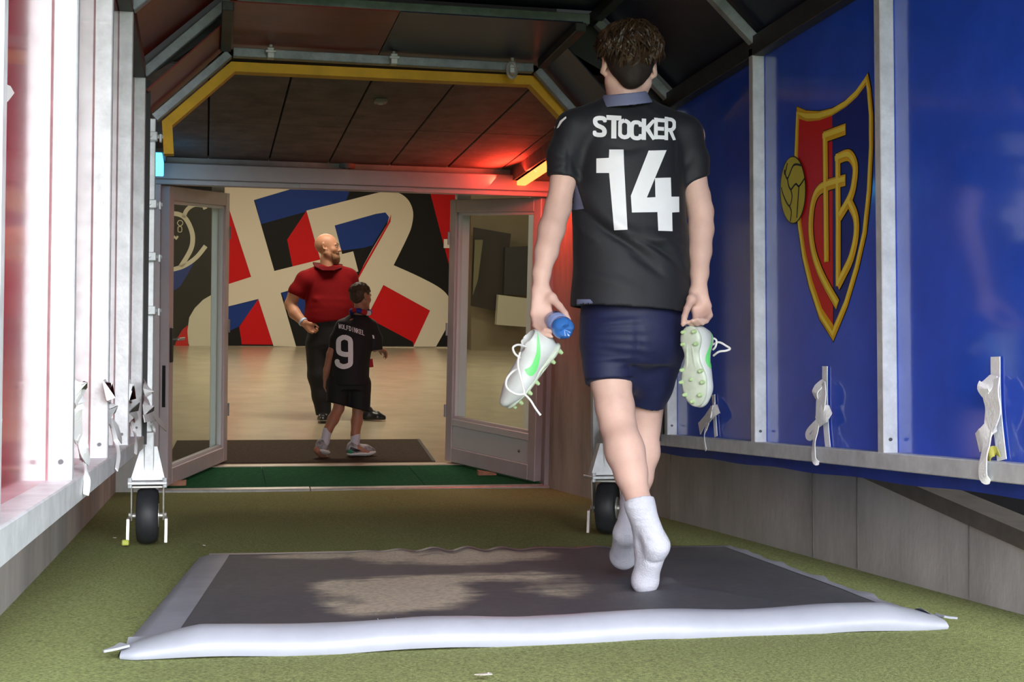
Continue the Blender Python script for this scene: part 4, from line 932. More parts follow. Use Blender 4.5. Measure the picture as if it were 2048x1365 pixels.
def hand(S, W, R, sc, side, curls, spread, thumb, k=0.006, base_r=1.0):
    """side=+1: thumb on +x. palm faces -y, fingers run to -z. Returns fingertip positions"""
    P = lambda *p: W + R @ (np.array([p[0] * side, p[1], p[2]], float) * sc)
    bases = [(0.031, 0, -0.092), (0.011, -0.001, -0.097), (-0.010, 0.0, -0.093), (-0.029, 0.001, -0.083)]
    for b in bases: S.cone(P(b[0] * 0.42, 0, -0.012), P(*b), 0.0150 * sc, 0.0120 * sc, 0.014 * sc)
    S.ell(P(0.0, 0.0, -0.05), np.array((0.034, 0.013, 0.045)) * sc, R, 0.012 * sc)
    S.cone(P(0.016, -0.006, -0.020), P(0.040, -0.014, -0.060), 0.0165 * sc, 0.0135 * sc, 0.014 * sc)
    S.cone(P(-0.020, -0.006, -0.025), P(-0.030, -0.006, -0.065), 0.0130 * sc, 0.0120 * sc, 0.012 * sc)
    L = [(0.042, 0.025, 0.021), (0.047, 0.029, 0.022), (0.043, 0.027, 0.021), (0.033, 0.020, 0.018)]; tips = []
    for f in range(4):
        p = np.array(bases[f]); a = 0; rr = [0.0102, 0.0092, 0.0084, 0.0072] if f < 3 else [0.0090, 0.0082, 0.0074, 0.0064]
        for j in range(3):
            a += math.radians(curls[f][j]); sx = spread[f] * (1 if j == 0 else 1.3); d = np.array([sx, -math.sin(a), -math.cos(a)]); d /= np.linalg.norm(d); q = p + d * L[f][j]
            S.cone(P(*p), P(*q), rr[j] * sc * base_r, rr[j + 1] * sc * base_r, k if j else 0.010 * sc); p = q
        tips.append(P(*p))
    t = [(0.040, -0.014, -0.060)] + thumb
    for j in range(len(t) - 1): S.cone(P(*t[j]), P(*t[j + 1]), (0.0130, 0.0112, 0.0098)[j] * sc, (0.0112, 0.0098, 0.0082)[j] * sc, k)
    return tips, P
# flat print laid on cloth: seen outline is carried on to the cloth surface
def bvh_of(o): 
    me = o.data; return BVHTree.FromPolygons([v.co.copy() for v in me.vertices], [tuple(p.vertices) for p in me.polygons])
def print_on(name, bvh, polys, m, parent, Y0, lift=0.0032, maxe=0.009):
    bm = bmesh.new()
    for poly in polys:
        vs_ = [bm.verts.new(Vector(Q_(p[0], p[1], Y0))) for p in poly]
        try: bm.faces.new(vs_)
        except ValueError: pass
    bm.normal_update(); bmesh.ops.triangulate(bm, faces=bm.faces[:])
    for _ in range(7):
        es = [e for e in bm.edges if e.calc_length() > maxe]
        if not es: break
        bmesh.ops.subdivide_edges(bm, edges=es, cuts=1); bmesh.ops.triangulate(bm, faces=[f for f in bm.faces if len(f.verts) > 3])
    c = Vector(CAM); dead = []
    for v in bm.verts:
        d = (v.co - c).normalized(); hit = bvh.ray_cast(c, d)
        if hit[0] is None: dead.append(v)
        else:
            v.co = hit[0] - d * lift
    if dead: bmesh.ops.delete(bm, geom=dead, context='VERTS')
    me = bpy.data.meshes.new(name); bm.to_mesh(me); bm.free(); o = link(name, me, m, parent); me.shade_smooth(); return o
def thick(path, w):
    """stroke -> quads and joint discs in picture-plan units"""
    out = []; P = [np.array(p, float) for p in path]
    for a, b in zip(P[:-1], P[1:]):
        t = b - a; t /= max(np.linalg.norm(t), 1e-6); n = np.array([-t[1], t[0]]) * w / 2; out.append([a + n, b + n, b - n, a - n])
    for p in P[1:-1]: out.append([p + w / 2 * np.array([math.cos(q), math.sin(q)]) for q in np.linspace(0, 2 * math.pi, 10, endpoint=False)])
    return out
GLYPH = {'S': [spline([(.95, .26), (.80, .12), (.5, .10), (.2, .16), (.14, .30), (.3, .45), (.7, .55), (.86, .70), (.78, .86), (.5, .90), (.18, .87), (.05, .74)], 2)], 'T': [[(0, .1), (1, .1)], [(.5, .1), (.5, 1)]],
         'O': [spline([(.5, .1), (.85, .2), (.88, .5), (.85, .8), (.5, .9), (.15, .8), (.12, .5), (.15, .2), (.5, .1)], 2)], 'C': [spline([(.9, .3), (.8, .14), (.5, .1), (.2, .18), (.13, .5), (.2, .82), (.5, .9), (.8, .86), (.9, .7)], 2)],
         'K': [[(.14, 0), (.14, 1)], [(.95, 0), (.25, .55)], [(.38, .45), (.95, 1)]], 'E': [[(.14, 0), (.14, 1)], [(.14, .1), (.95, .1)], [(.14, .5), (.85, .5)], [(.14, .9), (.95, .9)]],
         'R': [[(.14, 0), (.14, 1)], spline([(.14, .1), (.6, .1), (.86, .2), (.86, .42), (.6, .55), (.14, .55)], 2), [(.5, .55), (.92, 1)]],
         'W': [[(.0, 0), (.25, 1), (.5, .2), (.75, 1), (1, 0)]], 'L': [[(.14, 0), (.14, .9), (.95, .9)]], 'F': [[(.14, 1), (.14, .1), (.95, .1)], [(.14, .5), (.8, .5)]], 'I': [[(.5, 0), (.5, 1)]], 'N': [[(.12, 1), (.12, 0), (.88, 1), (.88, 0)]], 'D': [spline([(.14, .1), (.6, .1), (.88, .35), (.88, .65), (.6, .9), (.14, .9)], 2), [(.14, 0), (.14, 1)]], 'M': [[(.08, 1), (.08, 0), (.5, .7), (.92, 0), (.92, 1)]]}
def text_polys(word, boxes, wk):
    """boxes: four corners (tl, tr, br, bl) for each letter"""
    polys = []
    for ch, (tl, tr, br, bl) in zip(word, boxes):
        tl, tr, br, bl = map(np.array, (tl, tr, br, bl)); W, H = np.linalg.norm(tr - tl), np.linalg.norm(bl - tl)
        for st in GLYPH[ch]:
            for pl in thick([(p[0] * W, p[1] * H) for p in st], wk * W):
                q = []
                for x, y in pl: u, v = min(max(x / W, -0.02), 1.02), min(max(y / H, 0), 1); q.append(tl * (1 - u) * (1 - v) + tr * u * (1 - v) + br * u * v + bl * (1 - u) * v)
                polys.append(q)
    return polys
skin = mat('pale_skin', (0.66, 0.435, 0.365), 0.5, 0, 0.10, 7, 0.06, 160, spec=0.35, sss=0.12)
jersey = mat('black_jersey', (0.013, 0.0145, 0.019), 0.6, 0, 0.15, 160, 0.15, 420, sheen=0.06, spec=0.4)
navy = mat('navy_shorts', (0.008, 0.012, 0.055), 0.6, 0, 0.15, 90, 0.15, 380, sheen=0.1)
white_print = mat('white_jersey_print', (0.82, 0.83, 0.86), 0.5, 0, 0.02, 20)
slate = mat('slate_blue_trim', (0.15, 0.17, 0.28), 0.6)
sock_m = mat('white_sock', (0.58, 0.59, 0.67), 0.85, 0, 0.05, 60, 0.45, 220)

# ------------------------------------------------------------------ the player seen from behind
PY = 4.50
player = empty('person', (1.42, 4.46, 0.012), 'person walking away in black jersey 14, navy shorts and white socks, carrying boots', 'person')
K5 = lambda cx, cy, Y=PY: Q_(980 + .4394 * cx, 20 + .4396 * cy, Y)
S = SDF((0.98, 4.12, 0.0), (1.86, 4.94, 2.02), 0.0042)
Lsh, Rsh = Q_(1140, 262, 4.50), Q_(1378, 272, 4.50)
# torso, neck
rows = []
for y, l, r, d in ((640, 1192, 1336, .085), (560, 1184, 1344, .098), (470, 1168, 1355, .105), (380, 1166, 1352, .115), (300, 1160, 1358, .115), (250, 1170, 1350, .095), (222, 1200, 1310, .07)):
    a, b = Q_(l, y, PY), Q_(r, y, PY); rows.append((a[2], (a[0] + b[0]) / 2, PY + 0.02, (b[0] - a[0]) / 2, d))
S.loft(rows, 0.03)
S.ell(Q_(1264, 690, 4.55), (0.140, 0.090, 0.11), None, 0.03)
S.cone(Q_(1252, 235, 4.505), Q_(1252, 160, 4.495), 0.058, 0.053, 0.03)
S.cone(Q_(1225, 230, 4.50), Lsh, 0.05, 0.052, 0.03); S.cone(Q_(1290, 232, 4.50), Rsh, 0.05, 0.052, 0.03)
HD = Head(Q_(1257, 136, 4.495), 1.04, rotm(-0.10, -0.14, 0.03)); HD.build(S)
# arms
la = [Lsh] + [Q_(x, y, Y) for x, y, Y in ((1126, 362, 4.50), (1116, 415, 4.495), (1103, 459, 4.475), (1093, 503, 4.455), (1083, 547, 4.435), (1081, 578, 4.425))]
S.limb(la, [.050, .0415, .0435, .0440, .0385, .0290, .0265], 0.015)
ra = [Rsh] + [Q_(x, y, Y) for x, y, Y in ((1387, 362, 4.50), (1394, 393, 4.50), (1401, 424, 4.495), (1402, 459, 4.48), (1400, 503, 4.46), (1399, 547, 4.44), (1397, 578, 4.43))]
S.limb(ra, [.050, .0440, .0440, .0435, .0425, .0385, .0300, .0265], 0.015)
# hands: palm seen from behind, fingers closing round the boot heel (and bottle on the left)
def hand_chains(S, wrist, chains, thumb, rs=1.0):
    wrist = np.array(wrist); B_ = [np.array(c[0]) for c in chains]; mid = sum(B_) / 4
    across = B_[0] - B_[3]; across /= np.linalg.norm(across)
    for i_, b in enumerate(B_): S.cone(wrist + across * (0.013 - 0.009 * i_), b, 0.0150, 0.0122, 0.014)
    S.cone(wrist + across * 0.016, thumb[0], 0.0165, 0.0150, 0.014); S.cone(thumb[0], wrist * 0.45 + mid * 0.55 + across * 0.012, 0.014, 0.014, 0.014)
    for i_, c in enumerate(chains):
        rr = [0.0105, 0.0098, 0.0090, 0.0076] if i_ < 3 else [0.0095, 0.0088, 0.0080, 0.0068]
        for j_ in range(3): S.cone(c[j_], c[j_ + 1], rr[j_] * rs, rr[j_ + 1] * rs, 0.010 if j_ == 0 else 0.003)
    tr = [0.0140, 0.0120, 0.0106, 0.0086]
    for j_ in range(len(thumb) - 1): S.cone(thumb[j_], thumb[j_ + 1], tr[j_], tr[j_ + 1], 0.008 if j_ == 0 else 0.004)
ch = lambda L: [Q_(*p) for p in L]
hand_chains(S, Q_(1081, 582, 4.425), [ch([(1099, 630, 4.405), (1105, 648, 4.405), (1111, 661, 4.39), (1112, 670, 4.37)]), ch([(1088, 635, 4.405), (1090, 652, 4.365), (1098, 661, 4.33), (1107, 664, 4.312)]),
    ch([(1077, 635, 4.405), (1079, 652, 4.352), (1090, 661, 4.312), (1103, 663, 4.298)]), ch([(1067, 630, 4.405), (1070, 652, 4.362), (1083, 667, 4.322), (1103, 674, 4.302)])], ch([(1104, 597, 4.395), (1119, 613, 4.365), (1130, 627, 4.340), (1138, 642, 4.322)]))
hand_chains(S, Q_(1397, 582, 4.43), [ch([(1390, 622, 4.42), (1390, 640, 4.385), (1384, 649, 4.35), (1376, 645, 4.332)]), ch([(1399, 624, 4.42), (1403, 640, 4.378), (1395, 648, 4.34), (1385, 642, 4.322)]),
    ch([(1408, 620, 4.415), (1414, 637, 4.370), (1405, 646, 4.33), (1394, 639, 4.318)]), ch([(1416, 612, 4.41), (1421, 631, 4.368), (1413, 643, 4.335), (1402, 639, 4.322)])], ch([(1383, 600, 4.40), (1374, 618, 4.37), (1369, 634, 4.35), (1366, 649, 4.338)]))
# legs
Lhip, Lknee, Lank = Q_(1222, 690, 4.54), Q_(1236, 852, 4.48), Q_(1280, 1012, 4.33)
S.limb([Lhip, Q_(1222, 765, 4.52), Q_(1230, 815, 4.50), Lknee, Q_(1250, 905, 4.435), Q_(1262, 950, 4.395), Lank], [.072, .066, .063, .058, .063, .051, .038], 0.02)
S.cone(Q_(1246, 885, 4.43), Q_(1262, 935, 4.40), 0.052, 0.042, 0.03)
Lheel, Lball, Ltoe = Q_(1314, 1092, 4.30), Q_(1290, 1162, 4.39), Q_(1281, 1166, 4.445)
S.cone(Lank, Lheel, 0.037, 0.033, 0.02); S.cone(Lank, Q_(1294, 1092, 4.36), 0.036, 0.034, 0.02); S.cone(Lheel, Lball, 0.033, 0.034, 0.02); S.cone(Q_(1294, 1092, 4.36), Lball, 0.034, 0.032, 0.02); S.cone(Lball, Ltoe, 0.033, 0.024, 0.02)
Rhip, Rknee, Rank = Q_(1312, 695, 4.57), Q_(1288, 852, 4.70), Q_(1268, 1003, 4.665)
S.limb([Rhip, Q_(1296, 785, 4.655), Q_(1290, 825, 4.69), Rknee, Q_(1286, 905, 4.69), Q_(1278, 955, 4.675), Rank], [.070, .063, .059, .056, .057, .047, .038], 0.02)
Rheel, Rball, Rtoe = Q_(1251, 1068, 4.625), Q_(1247, 1112, 4.74), Q_(1248, 1121, 4.80)
S.cone(Rank, Rheel, 0.036, 0.034, 0.02); S.cone(Rank, Q_(1258, 1050, 4.72), 0.035, 0.033, 0.02); S.cone(Rheel, Rball, 0.036, 0.040, 0.02); S.cone(Rball, Rtoe, 0.036, 0.024, 0.02)
V, F4 = S.verts(2)
body = quadmesh('body', V, F4, skin, player)
HD.eyes(player)
del S
# socks
S = SDF((1.24, 4.14, 0.0), (1.74, 4.95, 0.48), 0.004)
t = S.like(); up = Lknee - Lank
t.limb([Q_(1275, 985, 4.36), Lank], [.050, .044], 0.01); t.cone(Lank, Lheel, 0.043, 0.038, 0.02); t.cone(Lank, Q_(1294, 1092, 4.36), 0.042, 0.039, 0.02); t.cone(Lheel, Lball, 0.037, 0.038, 0.025); t.cone(Q_(1294, 1092, 4.36), Lball, 0.039, 0.036, 0.02); t.cone(Lball, Ltoe, 0.039, 0.030, 0.025)
t.cut(Q_(1276, 1002, 4.35), (up[0], up[1] * 0.6, up[2])); t.cut((0, 0, 0.016), (0, 0, -1))
V, F4 = t.verts(2)
V = creases(V, F4, [([Q_(1250 + 3 * i, 1010 + 7 * i, 4.3), Q_(1278 + 3 * i, 1008 + 7 * i, 4.3), Q_(1308 + 2.5 * i, 997 + 8 * i, 4.3)], 0.0022, 0.004) for i in (1, 4, 6)] + [([Q_(1285, 1075, 4.3), Q_(1305, 1085, 4.3), Q_(1335, 1080, 4.3)], -0.003, 0.006), ([Q_(1290, 1120, 4.3), Q_(1305, 1128, 4.3), Q_(1326, 1122, 4.3)], -0.003, 0.006)], (-0.15, -1, 0))
cr_ = [(Q_(1278 + 18 * math.cos(a), 1060 + 8 * k, 4.30), Q_(1300 + 10 * k, 1050 + 9 * k, 4.28), 0.0025, 0.008) for k, a in enumerate((0, 1, 2))]
V = folds(V, F4, cr_ + [(Q_(1252, 1012, 4.31), Q_(1304, 996, 4.30), 0.003, 0.006), (Q_(1252, 1024, 4.31), Q_(1304, 1008, 4.30), -0.002, 0.005)])
s_l = quadmesh('sock', V, F4, sock_m, player); del t
t = S.like(); up = Rknee - Rank
t.limb([Q_(1273, 972, 4.672), Rank], [.050, .044], 0.01); t.cone(Rank, Rheel, 0.042, 0.039, 0.02); t.cone(Rank, Q_(1258, 1050, 4.72), 0.041, 0.038, 0.02); t.cone(Rheel, Rball, 0.041, 0.046, 0.02); t.cone(Rball, Rtoe, 0.042, 0.029, 0.025)
t.cut(Q_(1272, 982, 4.67), up)
V, F4 = t.verts(2); s_r = quadmesh('sock', V, F4, sock_m, player)
b_ = bvh_of(s_r)
for i, yy in enumerate((1072, 1076, 1080, 1084, 1088, 1092, 1096)): print_on('sole_rib', b_, [[(1248, yy), (1261, yy), (1261, yy + 1.6), (1248, yy + 1.6)]], mat('grey_sock_rib', (0.45, 0.46, 0.52), 0.85), s_r, 4.5, 0.002)
del t, S
# shorts
S = SDF((1.14, 4.28, 0.50), (1.78, 4.86, 1.02), 0.005)
rows = []
for y, l, r, d in ((730, 1176, 1350, .110), (700, 1167, 1366, .140), (660, 1164, 1370, .150), (620, 1166, 1368, .142), (575, 1172, 1360, .13)):
    a, b = Q_(l, y, 4.53), Q_(r, y, 4.53); rows.append((a[2], (a[0] + b[0]) / 2, 4.545, (b[0] - a[0]) / 2, d))
S.loft(rows, 0.03)
t = S.like(); t.limb([Q_(1218, 690, 4.545), Q_(1217, 735, 4.53), Q_(1219, 800, 4.51)], [.094, .083, .080], 0.02); t.cut(Q_(1219, 768, 4.52), Q_(1220, 800, 4.51) - Q_(1219, 765, 4.523))
u_ = S.like(); u_.limb([Q_(1318, 700, 4.57), Q_(1300, 770, 4.63), Q_(1277, 840, 4.70)], [.090, .078, .074], 0.02); u_.cut(Q_(1288, 804, 4.665), Q_(1277, 840, 4.70) - Q_(1292, 790, 4.66))
S.join(t, 0.02); S.join(u_, 0.02); del t, u_
S.cone(Q_(1262, 700, 4.56), Q_(1266, 752, 4.572), 0.09, 0.060, 0.05)
S.shell(0.011)
V, F4 = S.verts(2)
sg = [(Q_(1170, 650 + 12 * k, 4.40), Q_(1290 + 8 * k, 640 + 22 * k, 4.40), 0.006 - 0.0006 * k, 0.012) for k in range(5)] + [(Q_(1172, 722, 4.42), Q_(1270, 716, 4.42), 0.004, 0.006), (Q_(1275, 640, 4.40), Q_(1272, 760, 4.44), -0.006, 0.015)]
V = folds(V, F4, sg, (-0.1, -1, 0)) + 0
V = V + vnormals(V, F4) * (0.0022 * noise3(V, 38, 4))[:, None]
shorts = quadmesh('shorts', V, F4, navy, player)
bs = bvh_of(shorts)
print_on('hem_band', bs, [[(1170, 757), (1266, 752), (1266, 755.5), (1170, 760.5)]], mat('navy_seam', (0.004, 0.006, 0.03), 0.6), shorts, 4.3, 0.0015)
del S
# jersey
S = SDF((1.02, 4.20, 0.86), (1.84, 4.80, 1.80), 0.0048)
rows = []
for y, l, r, d in ((650, 1145, 1373, .158), (600, 1147, 1376, .155), (540, 1151, 1379, .146), (480, 1151, 1377, .138), (400, 1149, 1370, .135), (330, 1151, 1368, .135), (280, 1152, 1370, .126), (245, 1162, 1362, .112), (222, 1185, 1330, .09), (205, 1205, 1300, .075)):
    a, b = Q_(l, y, PY), Q_(r, y, PY); rows.append((a[2], (a[0] + b[0]) / 2, PY + 0.018, (b[0] - a[0]) / 2, d))
S.loft(rows, 0.03, p=2.25)
S.cone(Q_(1222, 226, 4.50), Q_(1150, 256, 4.50), 0.056, 0.062, 0.03); S.cone(Q_(1285, 228, 4.50), Q_(1368, 268, 4.50), 0.056, 0.062, 0.03)
t = S.like(); t.limb([Q_(1150, 262, 4.50), Q_(1128, 310, 4.50), Q_(1121, 385, 4.50)], [.064, .055, .050], 0.02); t.cut(Q_(1123, 355, 4.50), Q_(1119, 400, 4.50) - Q_(1127, 340, 4.50)); S.join(t, 0.03)
t = S.like(); t.limb([Q_(1366, 272, 4.50), Q_(1384, 320, 4.50), Q_(1392, 395, 4.50)], [.064, .056, .053], 0.02); t.cut(Q_(1390, 362, 4.50), Q_(1402, 392, 4.50) - Q_(1386, 350, 4.50)); S.join(t, 0.03); del t
S.shell(0.011)
a, b = Q_(1143, 611, PY), Q_(1375, 629, PY); e = b - a
S.cut((a + b) / 2, (e[2], 0, -e[0]))
S.cone(Q_(1251, 215, 4.495), Q_(1251, 150, 4.49), 0.058, 0.066, 0.004, 's')
V, F4 = S.verts(3)
kk = lambda cx, cy: K5(cx, cy, 4.36)
kl = lambda L: [kk(*p) for p in L]
V = creases(V, F4, [(kl([(395, 790), (450, 890), (540, 990), (650, 1070), (770, 1160)]), -0.011, 0.013), (kl([(430, 740), (510, 890), (630, 1000), (770, 1090), (900, 1165)]), 0.010, 0.022),
    (kl([(660, 1030), (760, 1075), (850, 1135), (915, 1205)]), -0.013, 0.012), (kl([(690, 1000), (800, 1040), (895, 1100)]), 0.008, 0.020), (kl([(385, 900), (450, 980), (520, 1060)]), 0.007, 0.015), (kl([(880, 1000), (790, 1045), (680, 1050)]), 0.006, 0.014),
    (kl([(640, 1095), (720, 1150), (800, 1210)]), -0.007, 0.014), (kl([(400, 1180), (520, 1220), (660, 1270)]), 0.006, 0.025), (kl([(560, 600), (640, 625), (730, 600)]), -0.006, 0.016), (kl([(400, 640), (430, 700), (480, 770)]), -0.006, 0.014), (kl([(380, 560), (388, 650), (388, 740)]), -0.003, 0.009), (kl([(868, 560), (866, 660), (866, 740)]), -0.003, 0.009),
    (kl([(300, 610), (340, 640), (380, 655)]), 0.004, 0.012), (kl([(300, 700), (340, 705), (375, 690)]), 0.004, 0.010), (kl([(890, 720), (930, 690), (965, 640)]), 0.004, 0.012), (kl([(540, 430), (500, 470), (470, 540)]), 0.004, 0.016), (kl([(740, 420), (800, 470), (840, 540)]), 0.004, 0.016)], (-0.15, -1, 0)); V = V + vnormals(V, F4) * (0.0018 * noise3(V, 30, 9))[:, None]
jer = quadmesh('jersey', V, F4, jersey, player); bj = bvh_of(jer); del S
k5 = lambda pts: [(980 + .4394 * x, 20 + .4396 * y) for x, y in pts]
bx = [(470, 530, 480, 578), (530, 598, 478, 584), (585, 640, 492, 588), (638, 693, 500, 592), (692, 752, 494, 591), (748, 800, 490, 588), (796, 845, 486, 592)]
for ch, (x0, x1, y0, y1) in zip('STOCKER', bx):
    tlt = 0
    print_on('name_letter', bj, text_polys(ch, [k5([(x0, y0), (x1, y0 + 4 - abs(tlt) * 0.0), (x1, y1 + 2), (x0 - 1, y1)])], 0.34), white_print, jer, 4.3)
print_on('number_digit', bj, [k5([(543, 635), (608, 635), (610, 700), (626, 1000), (565, 1003), (542, 742), (484, 742), (484, 676), (541, 673)])], white_print, jer, 4.3)
print_on('number_digit', bj, [k5([(722, 640), (804, 638), (714, 854), (753, 852), (751, 765), (823, 763), (826, 850), (861, 850), (862, 920), (829, 922), (831, 1007), (766, 1005), (762, 920), (646, 922), (641, 846)])], white_print, jer, 4.3)
T = SDF(Q_(1255, 205, 4.49) - 0.16, Q_(1255, 205, 4.49) + 0.16, 0.0035); ca, cb = Q_(1251, 210, 4.482), Q_(1249, 186, 4.474); T.cone(ca, cb, 0.093, 0.073, 0.0); T.shell(0.008); T.cut(cb, cb - ca); T.cut(ca, ca - cb)
V, F4 = T.verts(2); quadmesh('collar_band', V, F4, slate, jer)
print_on('side_insert', bj, [k5([(360, 795), (392, 790), (410, 845), (428, 905), (368, 913)])], slate, jer, 4.3)
print_on('hem_tab', bj, [k5([(396, 1317), (456, 1317), (482, 1346), (392, 1348)])], slate, jer, 4.3)
print_on('sleeve_stripe', bj, [k5([(303, 540), (318, 505), (345, 484), (348, 492), (330, 508), (312, 535)])], white_print, jer, 4.3)
for cx, cy in ((588, 968), (793, 971)):
    print_on('number_badge', bj, thick([(980 + .4394 * (cx + 9 * math.cos(a)), 20 + .4396 * (cy + 14 * math.sin(a))) for a in np.linspace(0, 2 * math.pi, 9)], 0.9), mat('grey_badge', (0.35, 0.36, 0.4), 0.5), jer, 4.3, 0.003)
# hair: a cap plus many separate locks
hair_m = mat('dark_brown_hair', (0.020, 0.012, 0.008), 0.42, 0, 0.5, 40, c2=(0.075, 0.042, 0.022), spec=0.35)
S = SDF(HD.P(0, 0, 0) - 0.2, HD.P(0, 0, 0) + 0.2, 0.004); cs = HD.sc
S.ell(HD.P(0, -0.016, 0.050), np.array((0.092, 0.104, 0.084)) * cs, HD.R, 0.02); S.ell(HD.P(0, -0.046, -0.006), np.array((0.070, 0.054, 0.064)) * cs, HD.R, 0.03); S.cone(HD.P(0, -0.056, -0.02), HD.P(0, -0.054, -0.055), 0.046 * cs, 0.036 * cs, 0.03)
S.cut(HD.P(0, 0.072, 0.06), HD.R @ np.array([0, 1, -0.55])); 
for x in (-1, 1): S.cone(HD.P(x * 0.085, 0.004, 0.0), HD.P(x * 0.080, 0.05, -0.06), 0.030 * cs, 0.05 * cs, 0.01, 's')
V, F4 = S.verts(2); V = V + vnormals(V, F4) * (0.004 * noise3(V, 90, 2))[:, None]
hp = quadmesh('hair', V, F4, mat('dark_short_hair', (0.016, 0.010, 0.007), 0.75, 0, 0.4, 60), player)
th_e = lambda ph: 1.85 + 0.78 * max(0, -math.sin(ph)) ** 2 - 0.30 * max(0, math.sin(ph)) - 0.58 * abs(math.cos(ph)) ** 2
g = hair_locks(HD, 2200, 5, th_e, 0.0042, 0.8, 0.46, (0.090, 0.100, 0.082), 0.014); lk = g.build('hair_locks', hair_m, player); lk['kind'] = 'stuff'
S = None

# ------------------------------------------------------------------ football boots and the bottle
boot_w = mat('white_boot_upper', (0.57, 0.60, 0.59), 0.45, 0, 0.06, 14, 0.05, 60); green_m = mat('neon_green_print', (0.16, 0.70, 0.20), 0.45)
sole_m = mat('pale_green_sole_plate', (0.50, 0.56, 0.46), 0.35, 0, 0.12, 22); stud_m = mat('stud_green', (0.42, 0.58, 0.30), 0.35); lace_m = mat('white_lace', (0.72, 0.72, 0.70), 0.8)
def boot(label, heel, tdir, udir, side, laces):
    """local axes: x to the toe, z sole-to-top; heel = world place of the heel end of the sole"""
    t = np.array(tdir, float); t /= np.linalg.norm(t); u = np.array(udir, float); u -= t * u.dot(t); u /= np.linalg.norm(u); w = np.cross(u, t)
    M = Matrix([[t[i], w[i], u[i], heel[i]] for i in range(3)] + [[0, 0, 0, 1]])
    root = empty('football_boot', tuple(np.array(heel) + 0.12 * t), label, 'boot', 'pair of carried football boots')
    S = SDF((-0.03, -0.08, -0.02), (0.30, 0.08, 0.15), 0.0035)
    S.ell((0.036, 0, 0.040), (0.038, 0.033, 0.046), None, 0.02); S.cone((0.050, 0, 0.036), (0.190, 0.004 * side, 0.026), 0.036, 0.035, 0.03); S.ell((0.205, 0.006 * side, 0.022), (0.064, 0.044, 0.027), None, 0.03)
    S.cone((0.150, 0.02, 0.02), (0.2, 0.022, 0.016), 0.024, 0.022, 0.03); S.cone((0.150, -0.02, 0.02), (0.2, -0.022, 0.016), 0.024, 0.022, 0.03)
    S.cone((0.040, 0, 0.045), (0.046, 0, 0.082), 0.036, 0.037, 0.02); S.cone((0.075, 0, 0.050), (0.160, 0, 0.034), 0.036, 0.028, 0.03)
    S.cone((0.048, 0, 0.060), (0.044, 0, 0.125), 0.026, 0.032, 0.006, 's'); S.cone((0.048, 0, 0.075), (0.085, 0, 0.100), 0.024, 0.018, 0.006, 's'); S.cut((0, 0, 0.0), (0, 0, -1))
    V, F = S.verts(2); bt = BVHTree.FromPolygons([Vector(p) for p in V], [tuple(q) for q in F])
    Mw = np.array(M); upper = quadmesh('upper', (V @ Mw[:3, :3].T) + Mw[:3, 3], F, boot_w, root)
    T = SDF((-0.03, -0.08, -0.03), (0.30, 0.08, 0.06), 0.0035)
    T.ell((0.036, 0, 0.002), (0.040, 0.034, 0.012), None, 0.01); T.cone((0.05, 0, 0.0), (0.15, 0, 0.0), 0.026, 0.032, 0.02, flat=((0, 0, 1), 0.34)); T.ell((0.195, 0.003 * side, 0.0), (0.070, 0.046, 0.012), None, 0.02)
    V, F = T.verts(2); quadmesh('sole_plate', (V @ Mw[:3, :3].T) + Mw[:3, 3], F, sole_m, root)
    for (x, y) in ((0.015, 0.020), (0.015, -0.020), (0.055, 0.024), (0.055, -0.024), (0.140, 0.034), (0.145, -0.034), (0.180, 0.040), (0.182, -0.038), (0.172, 0.0), (0.222, 0.030), (0.224, -0.026), (0.245, 0.004)):
        g = MB(); g.cyl((x, y, -0.006), (x, y, -0.021), 0.0085, 0.0055, 10); g.sph((x, y, -0.021), 0.0055, 8, (1, 1, 0.4)); g.build('stud', stud_m, root, M=M)
    g = MB(); g.tube([(0.02, 0, -0.008), (0.07, 0.010, -0.011), (0.12, 0.014, -0.011), (0.16, 0.02, -0.008)], 0.004, 6); g.tube([(0.02, 0, -0.008), (0.07, -0.010, -0.011), (0.12, -0.014, -0.011), (0.16, -0.02, -0.008)], 0.004, 6); g.build('sole_ridge', sole_m, root, True, M=M)
    # curved tick on both sides
    tick = [tuple(p) for p in spline([(0.012, 0.092), (0.050, 0.055), (0.085, 0.028), (0.112, 0.016), (0.134, 0.020), (0.140, 0.036), (0.133, 0.051)], 4)] + [tuple(p) for p in spline([(0.133, 0.051), (0.116, 0.043), (0.100, 0.044), (0.070, 0.056), (0.040, 0.076), (0.012, 0.092)], 4)][1:-1]
    for sg in (-1, 1):
        bm = bmesh.new(); bm.faces.new([bm.verts.new((x, sg * 0.09, z)) for x, z in tick]); bm.normal_update(); bmesh.ops.triangulate(bm, faces=bm.faces[:])
        for _ in range(5):
            es = [e for e in bm.edges if e.calc_length() > 0.006]
            if not es: break
            bmesh.ops.subdivide_edges(bm, edges=es, cuts=1); bmesh.ops.triangulate(bm, faces=[f for f in bm.faces if len(f.verts) > 3])
        dead = []
        for v in bm.verts:
            h_ = bt.ray_cast(v.co, Vector((0, -sg, 0)))
            if h_[0] is None: dead.append(v)
            else: v.co = h_[0] + Vector((0, sg * 0.0012, 0))
        if dead: bmesh.ops.delete(bm, geom=dead, context='VERTS')
        bmesh.ops.transform(bm, matrix=M, verts=bm.verts[:]); me = bpy.data.meshes.new('curved_tick'); bm.to_mesh(me); bm.free(); link('curved_tick', me, green_m, root).data.shade_smooth()
    g = MB()
    for k in range(5):
        x = 0.092 + 0.016 * k; z0 = 0.078 - 0.006 * k; g.tube([(x, -0.019, z0 - 0.006), (x + 0.004, 0, z0 + 0.006), (x + 0.008, 0.019, z0 - 0.006)], 0.0028, 6)
    g.build('lacing', lace_m, root, True, M=M)
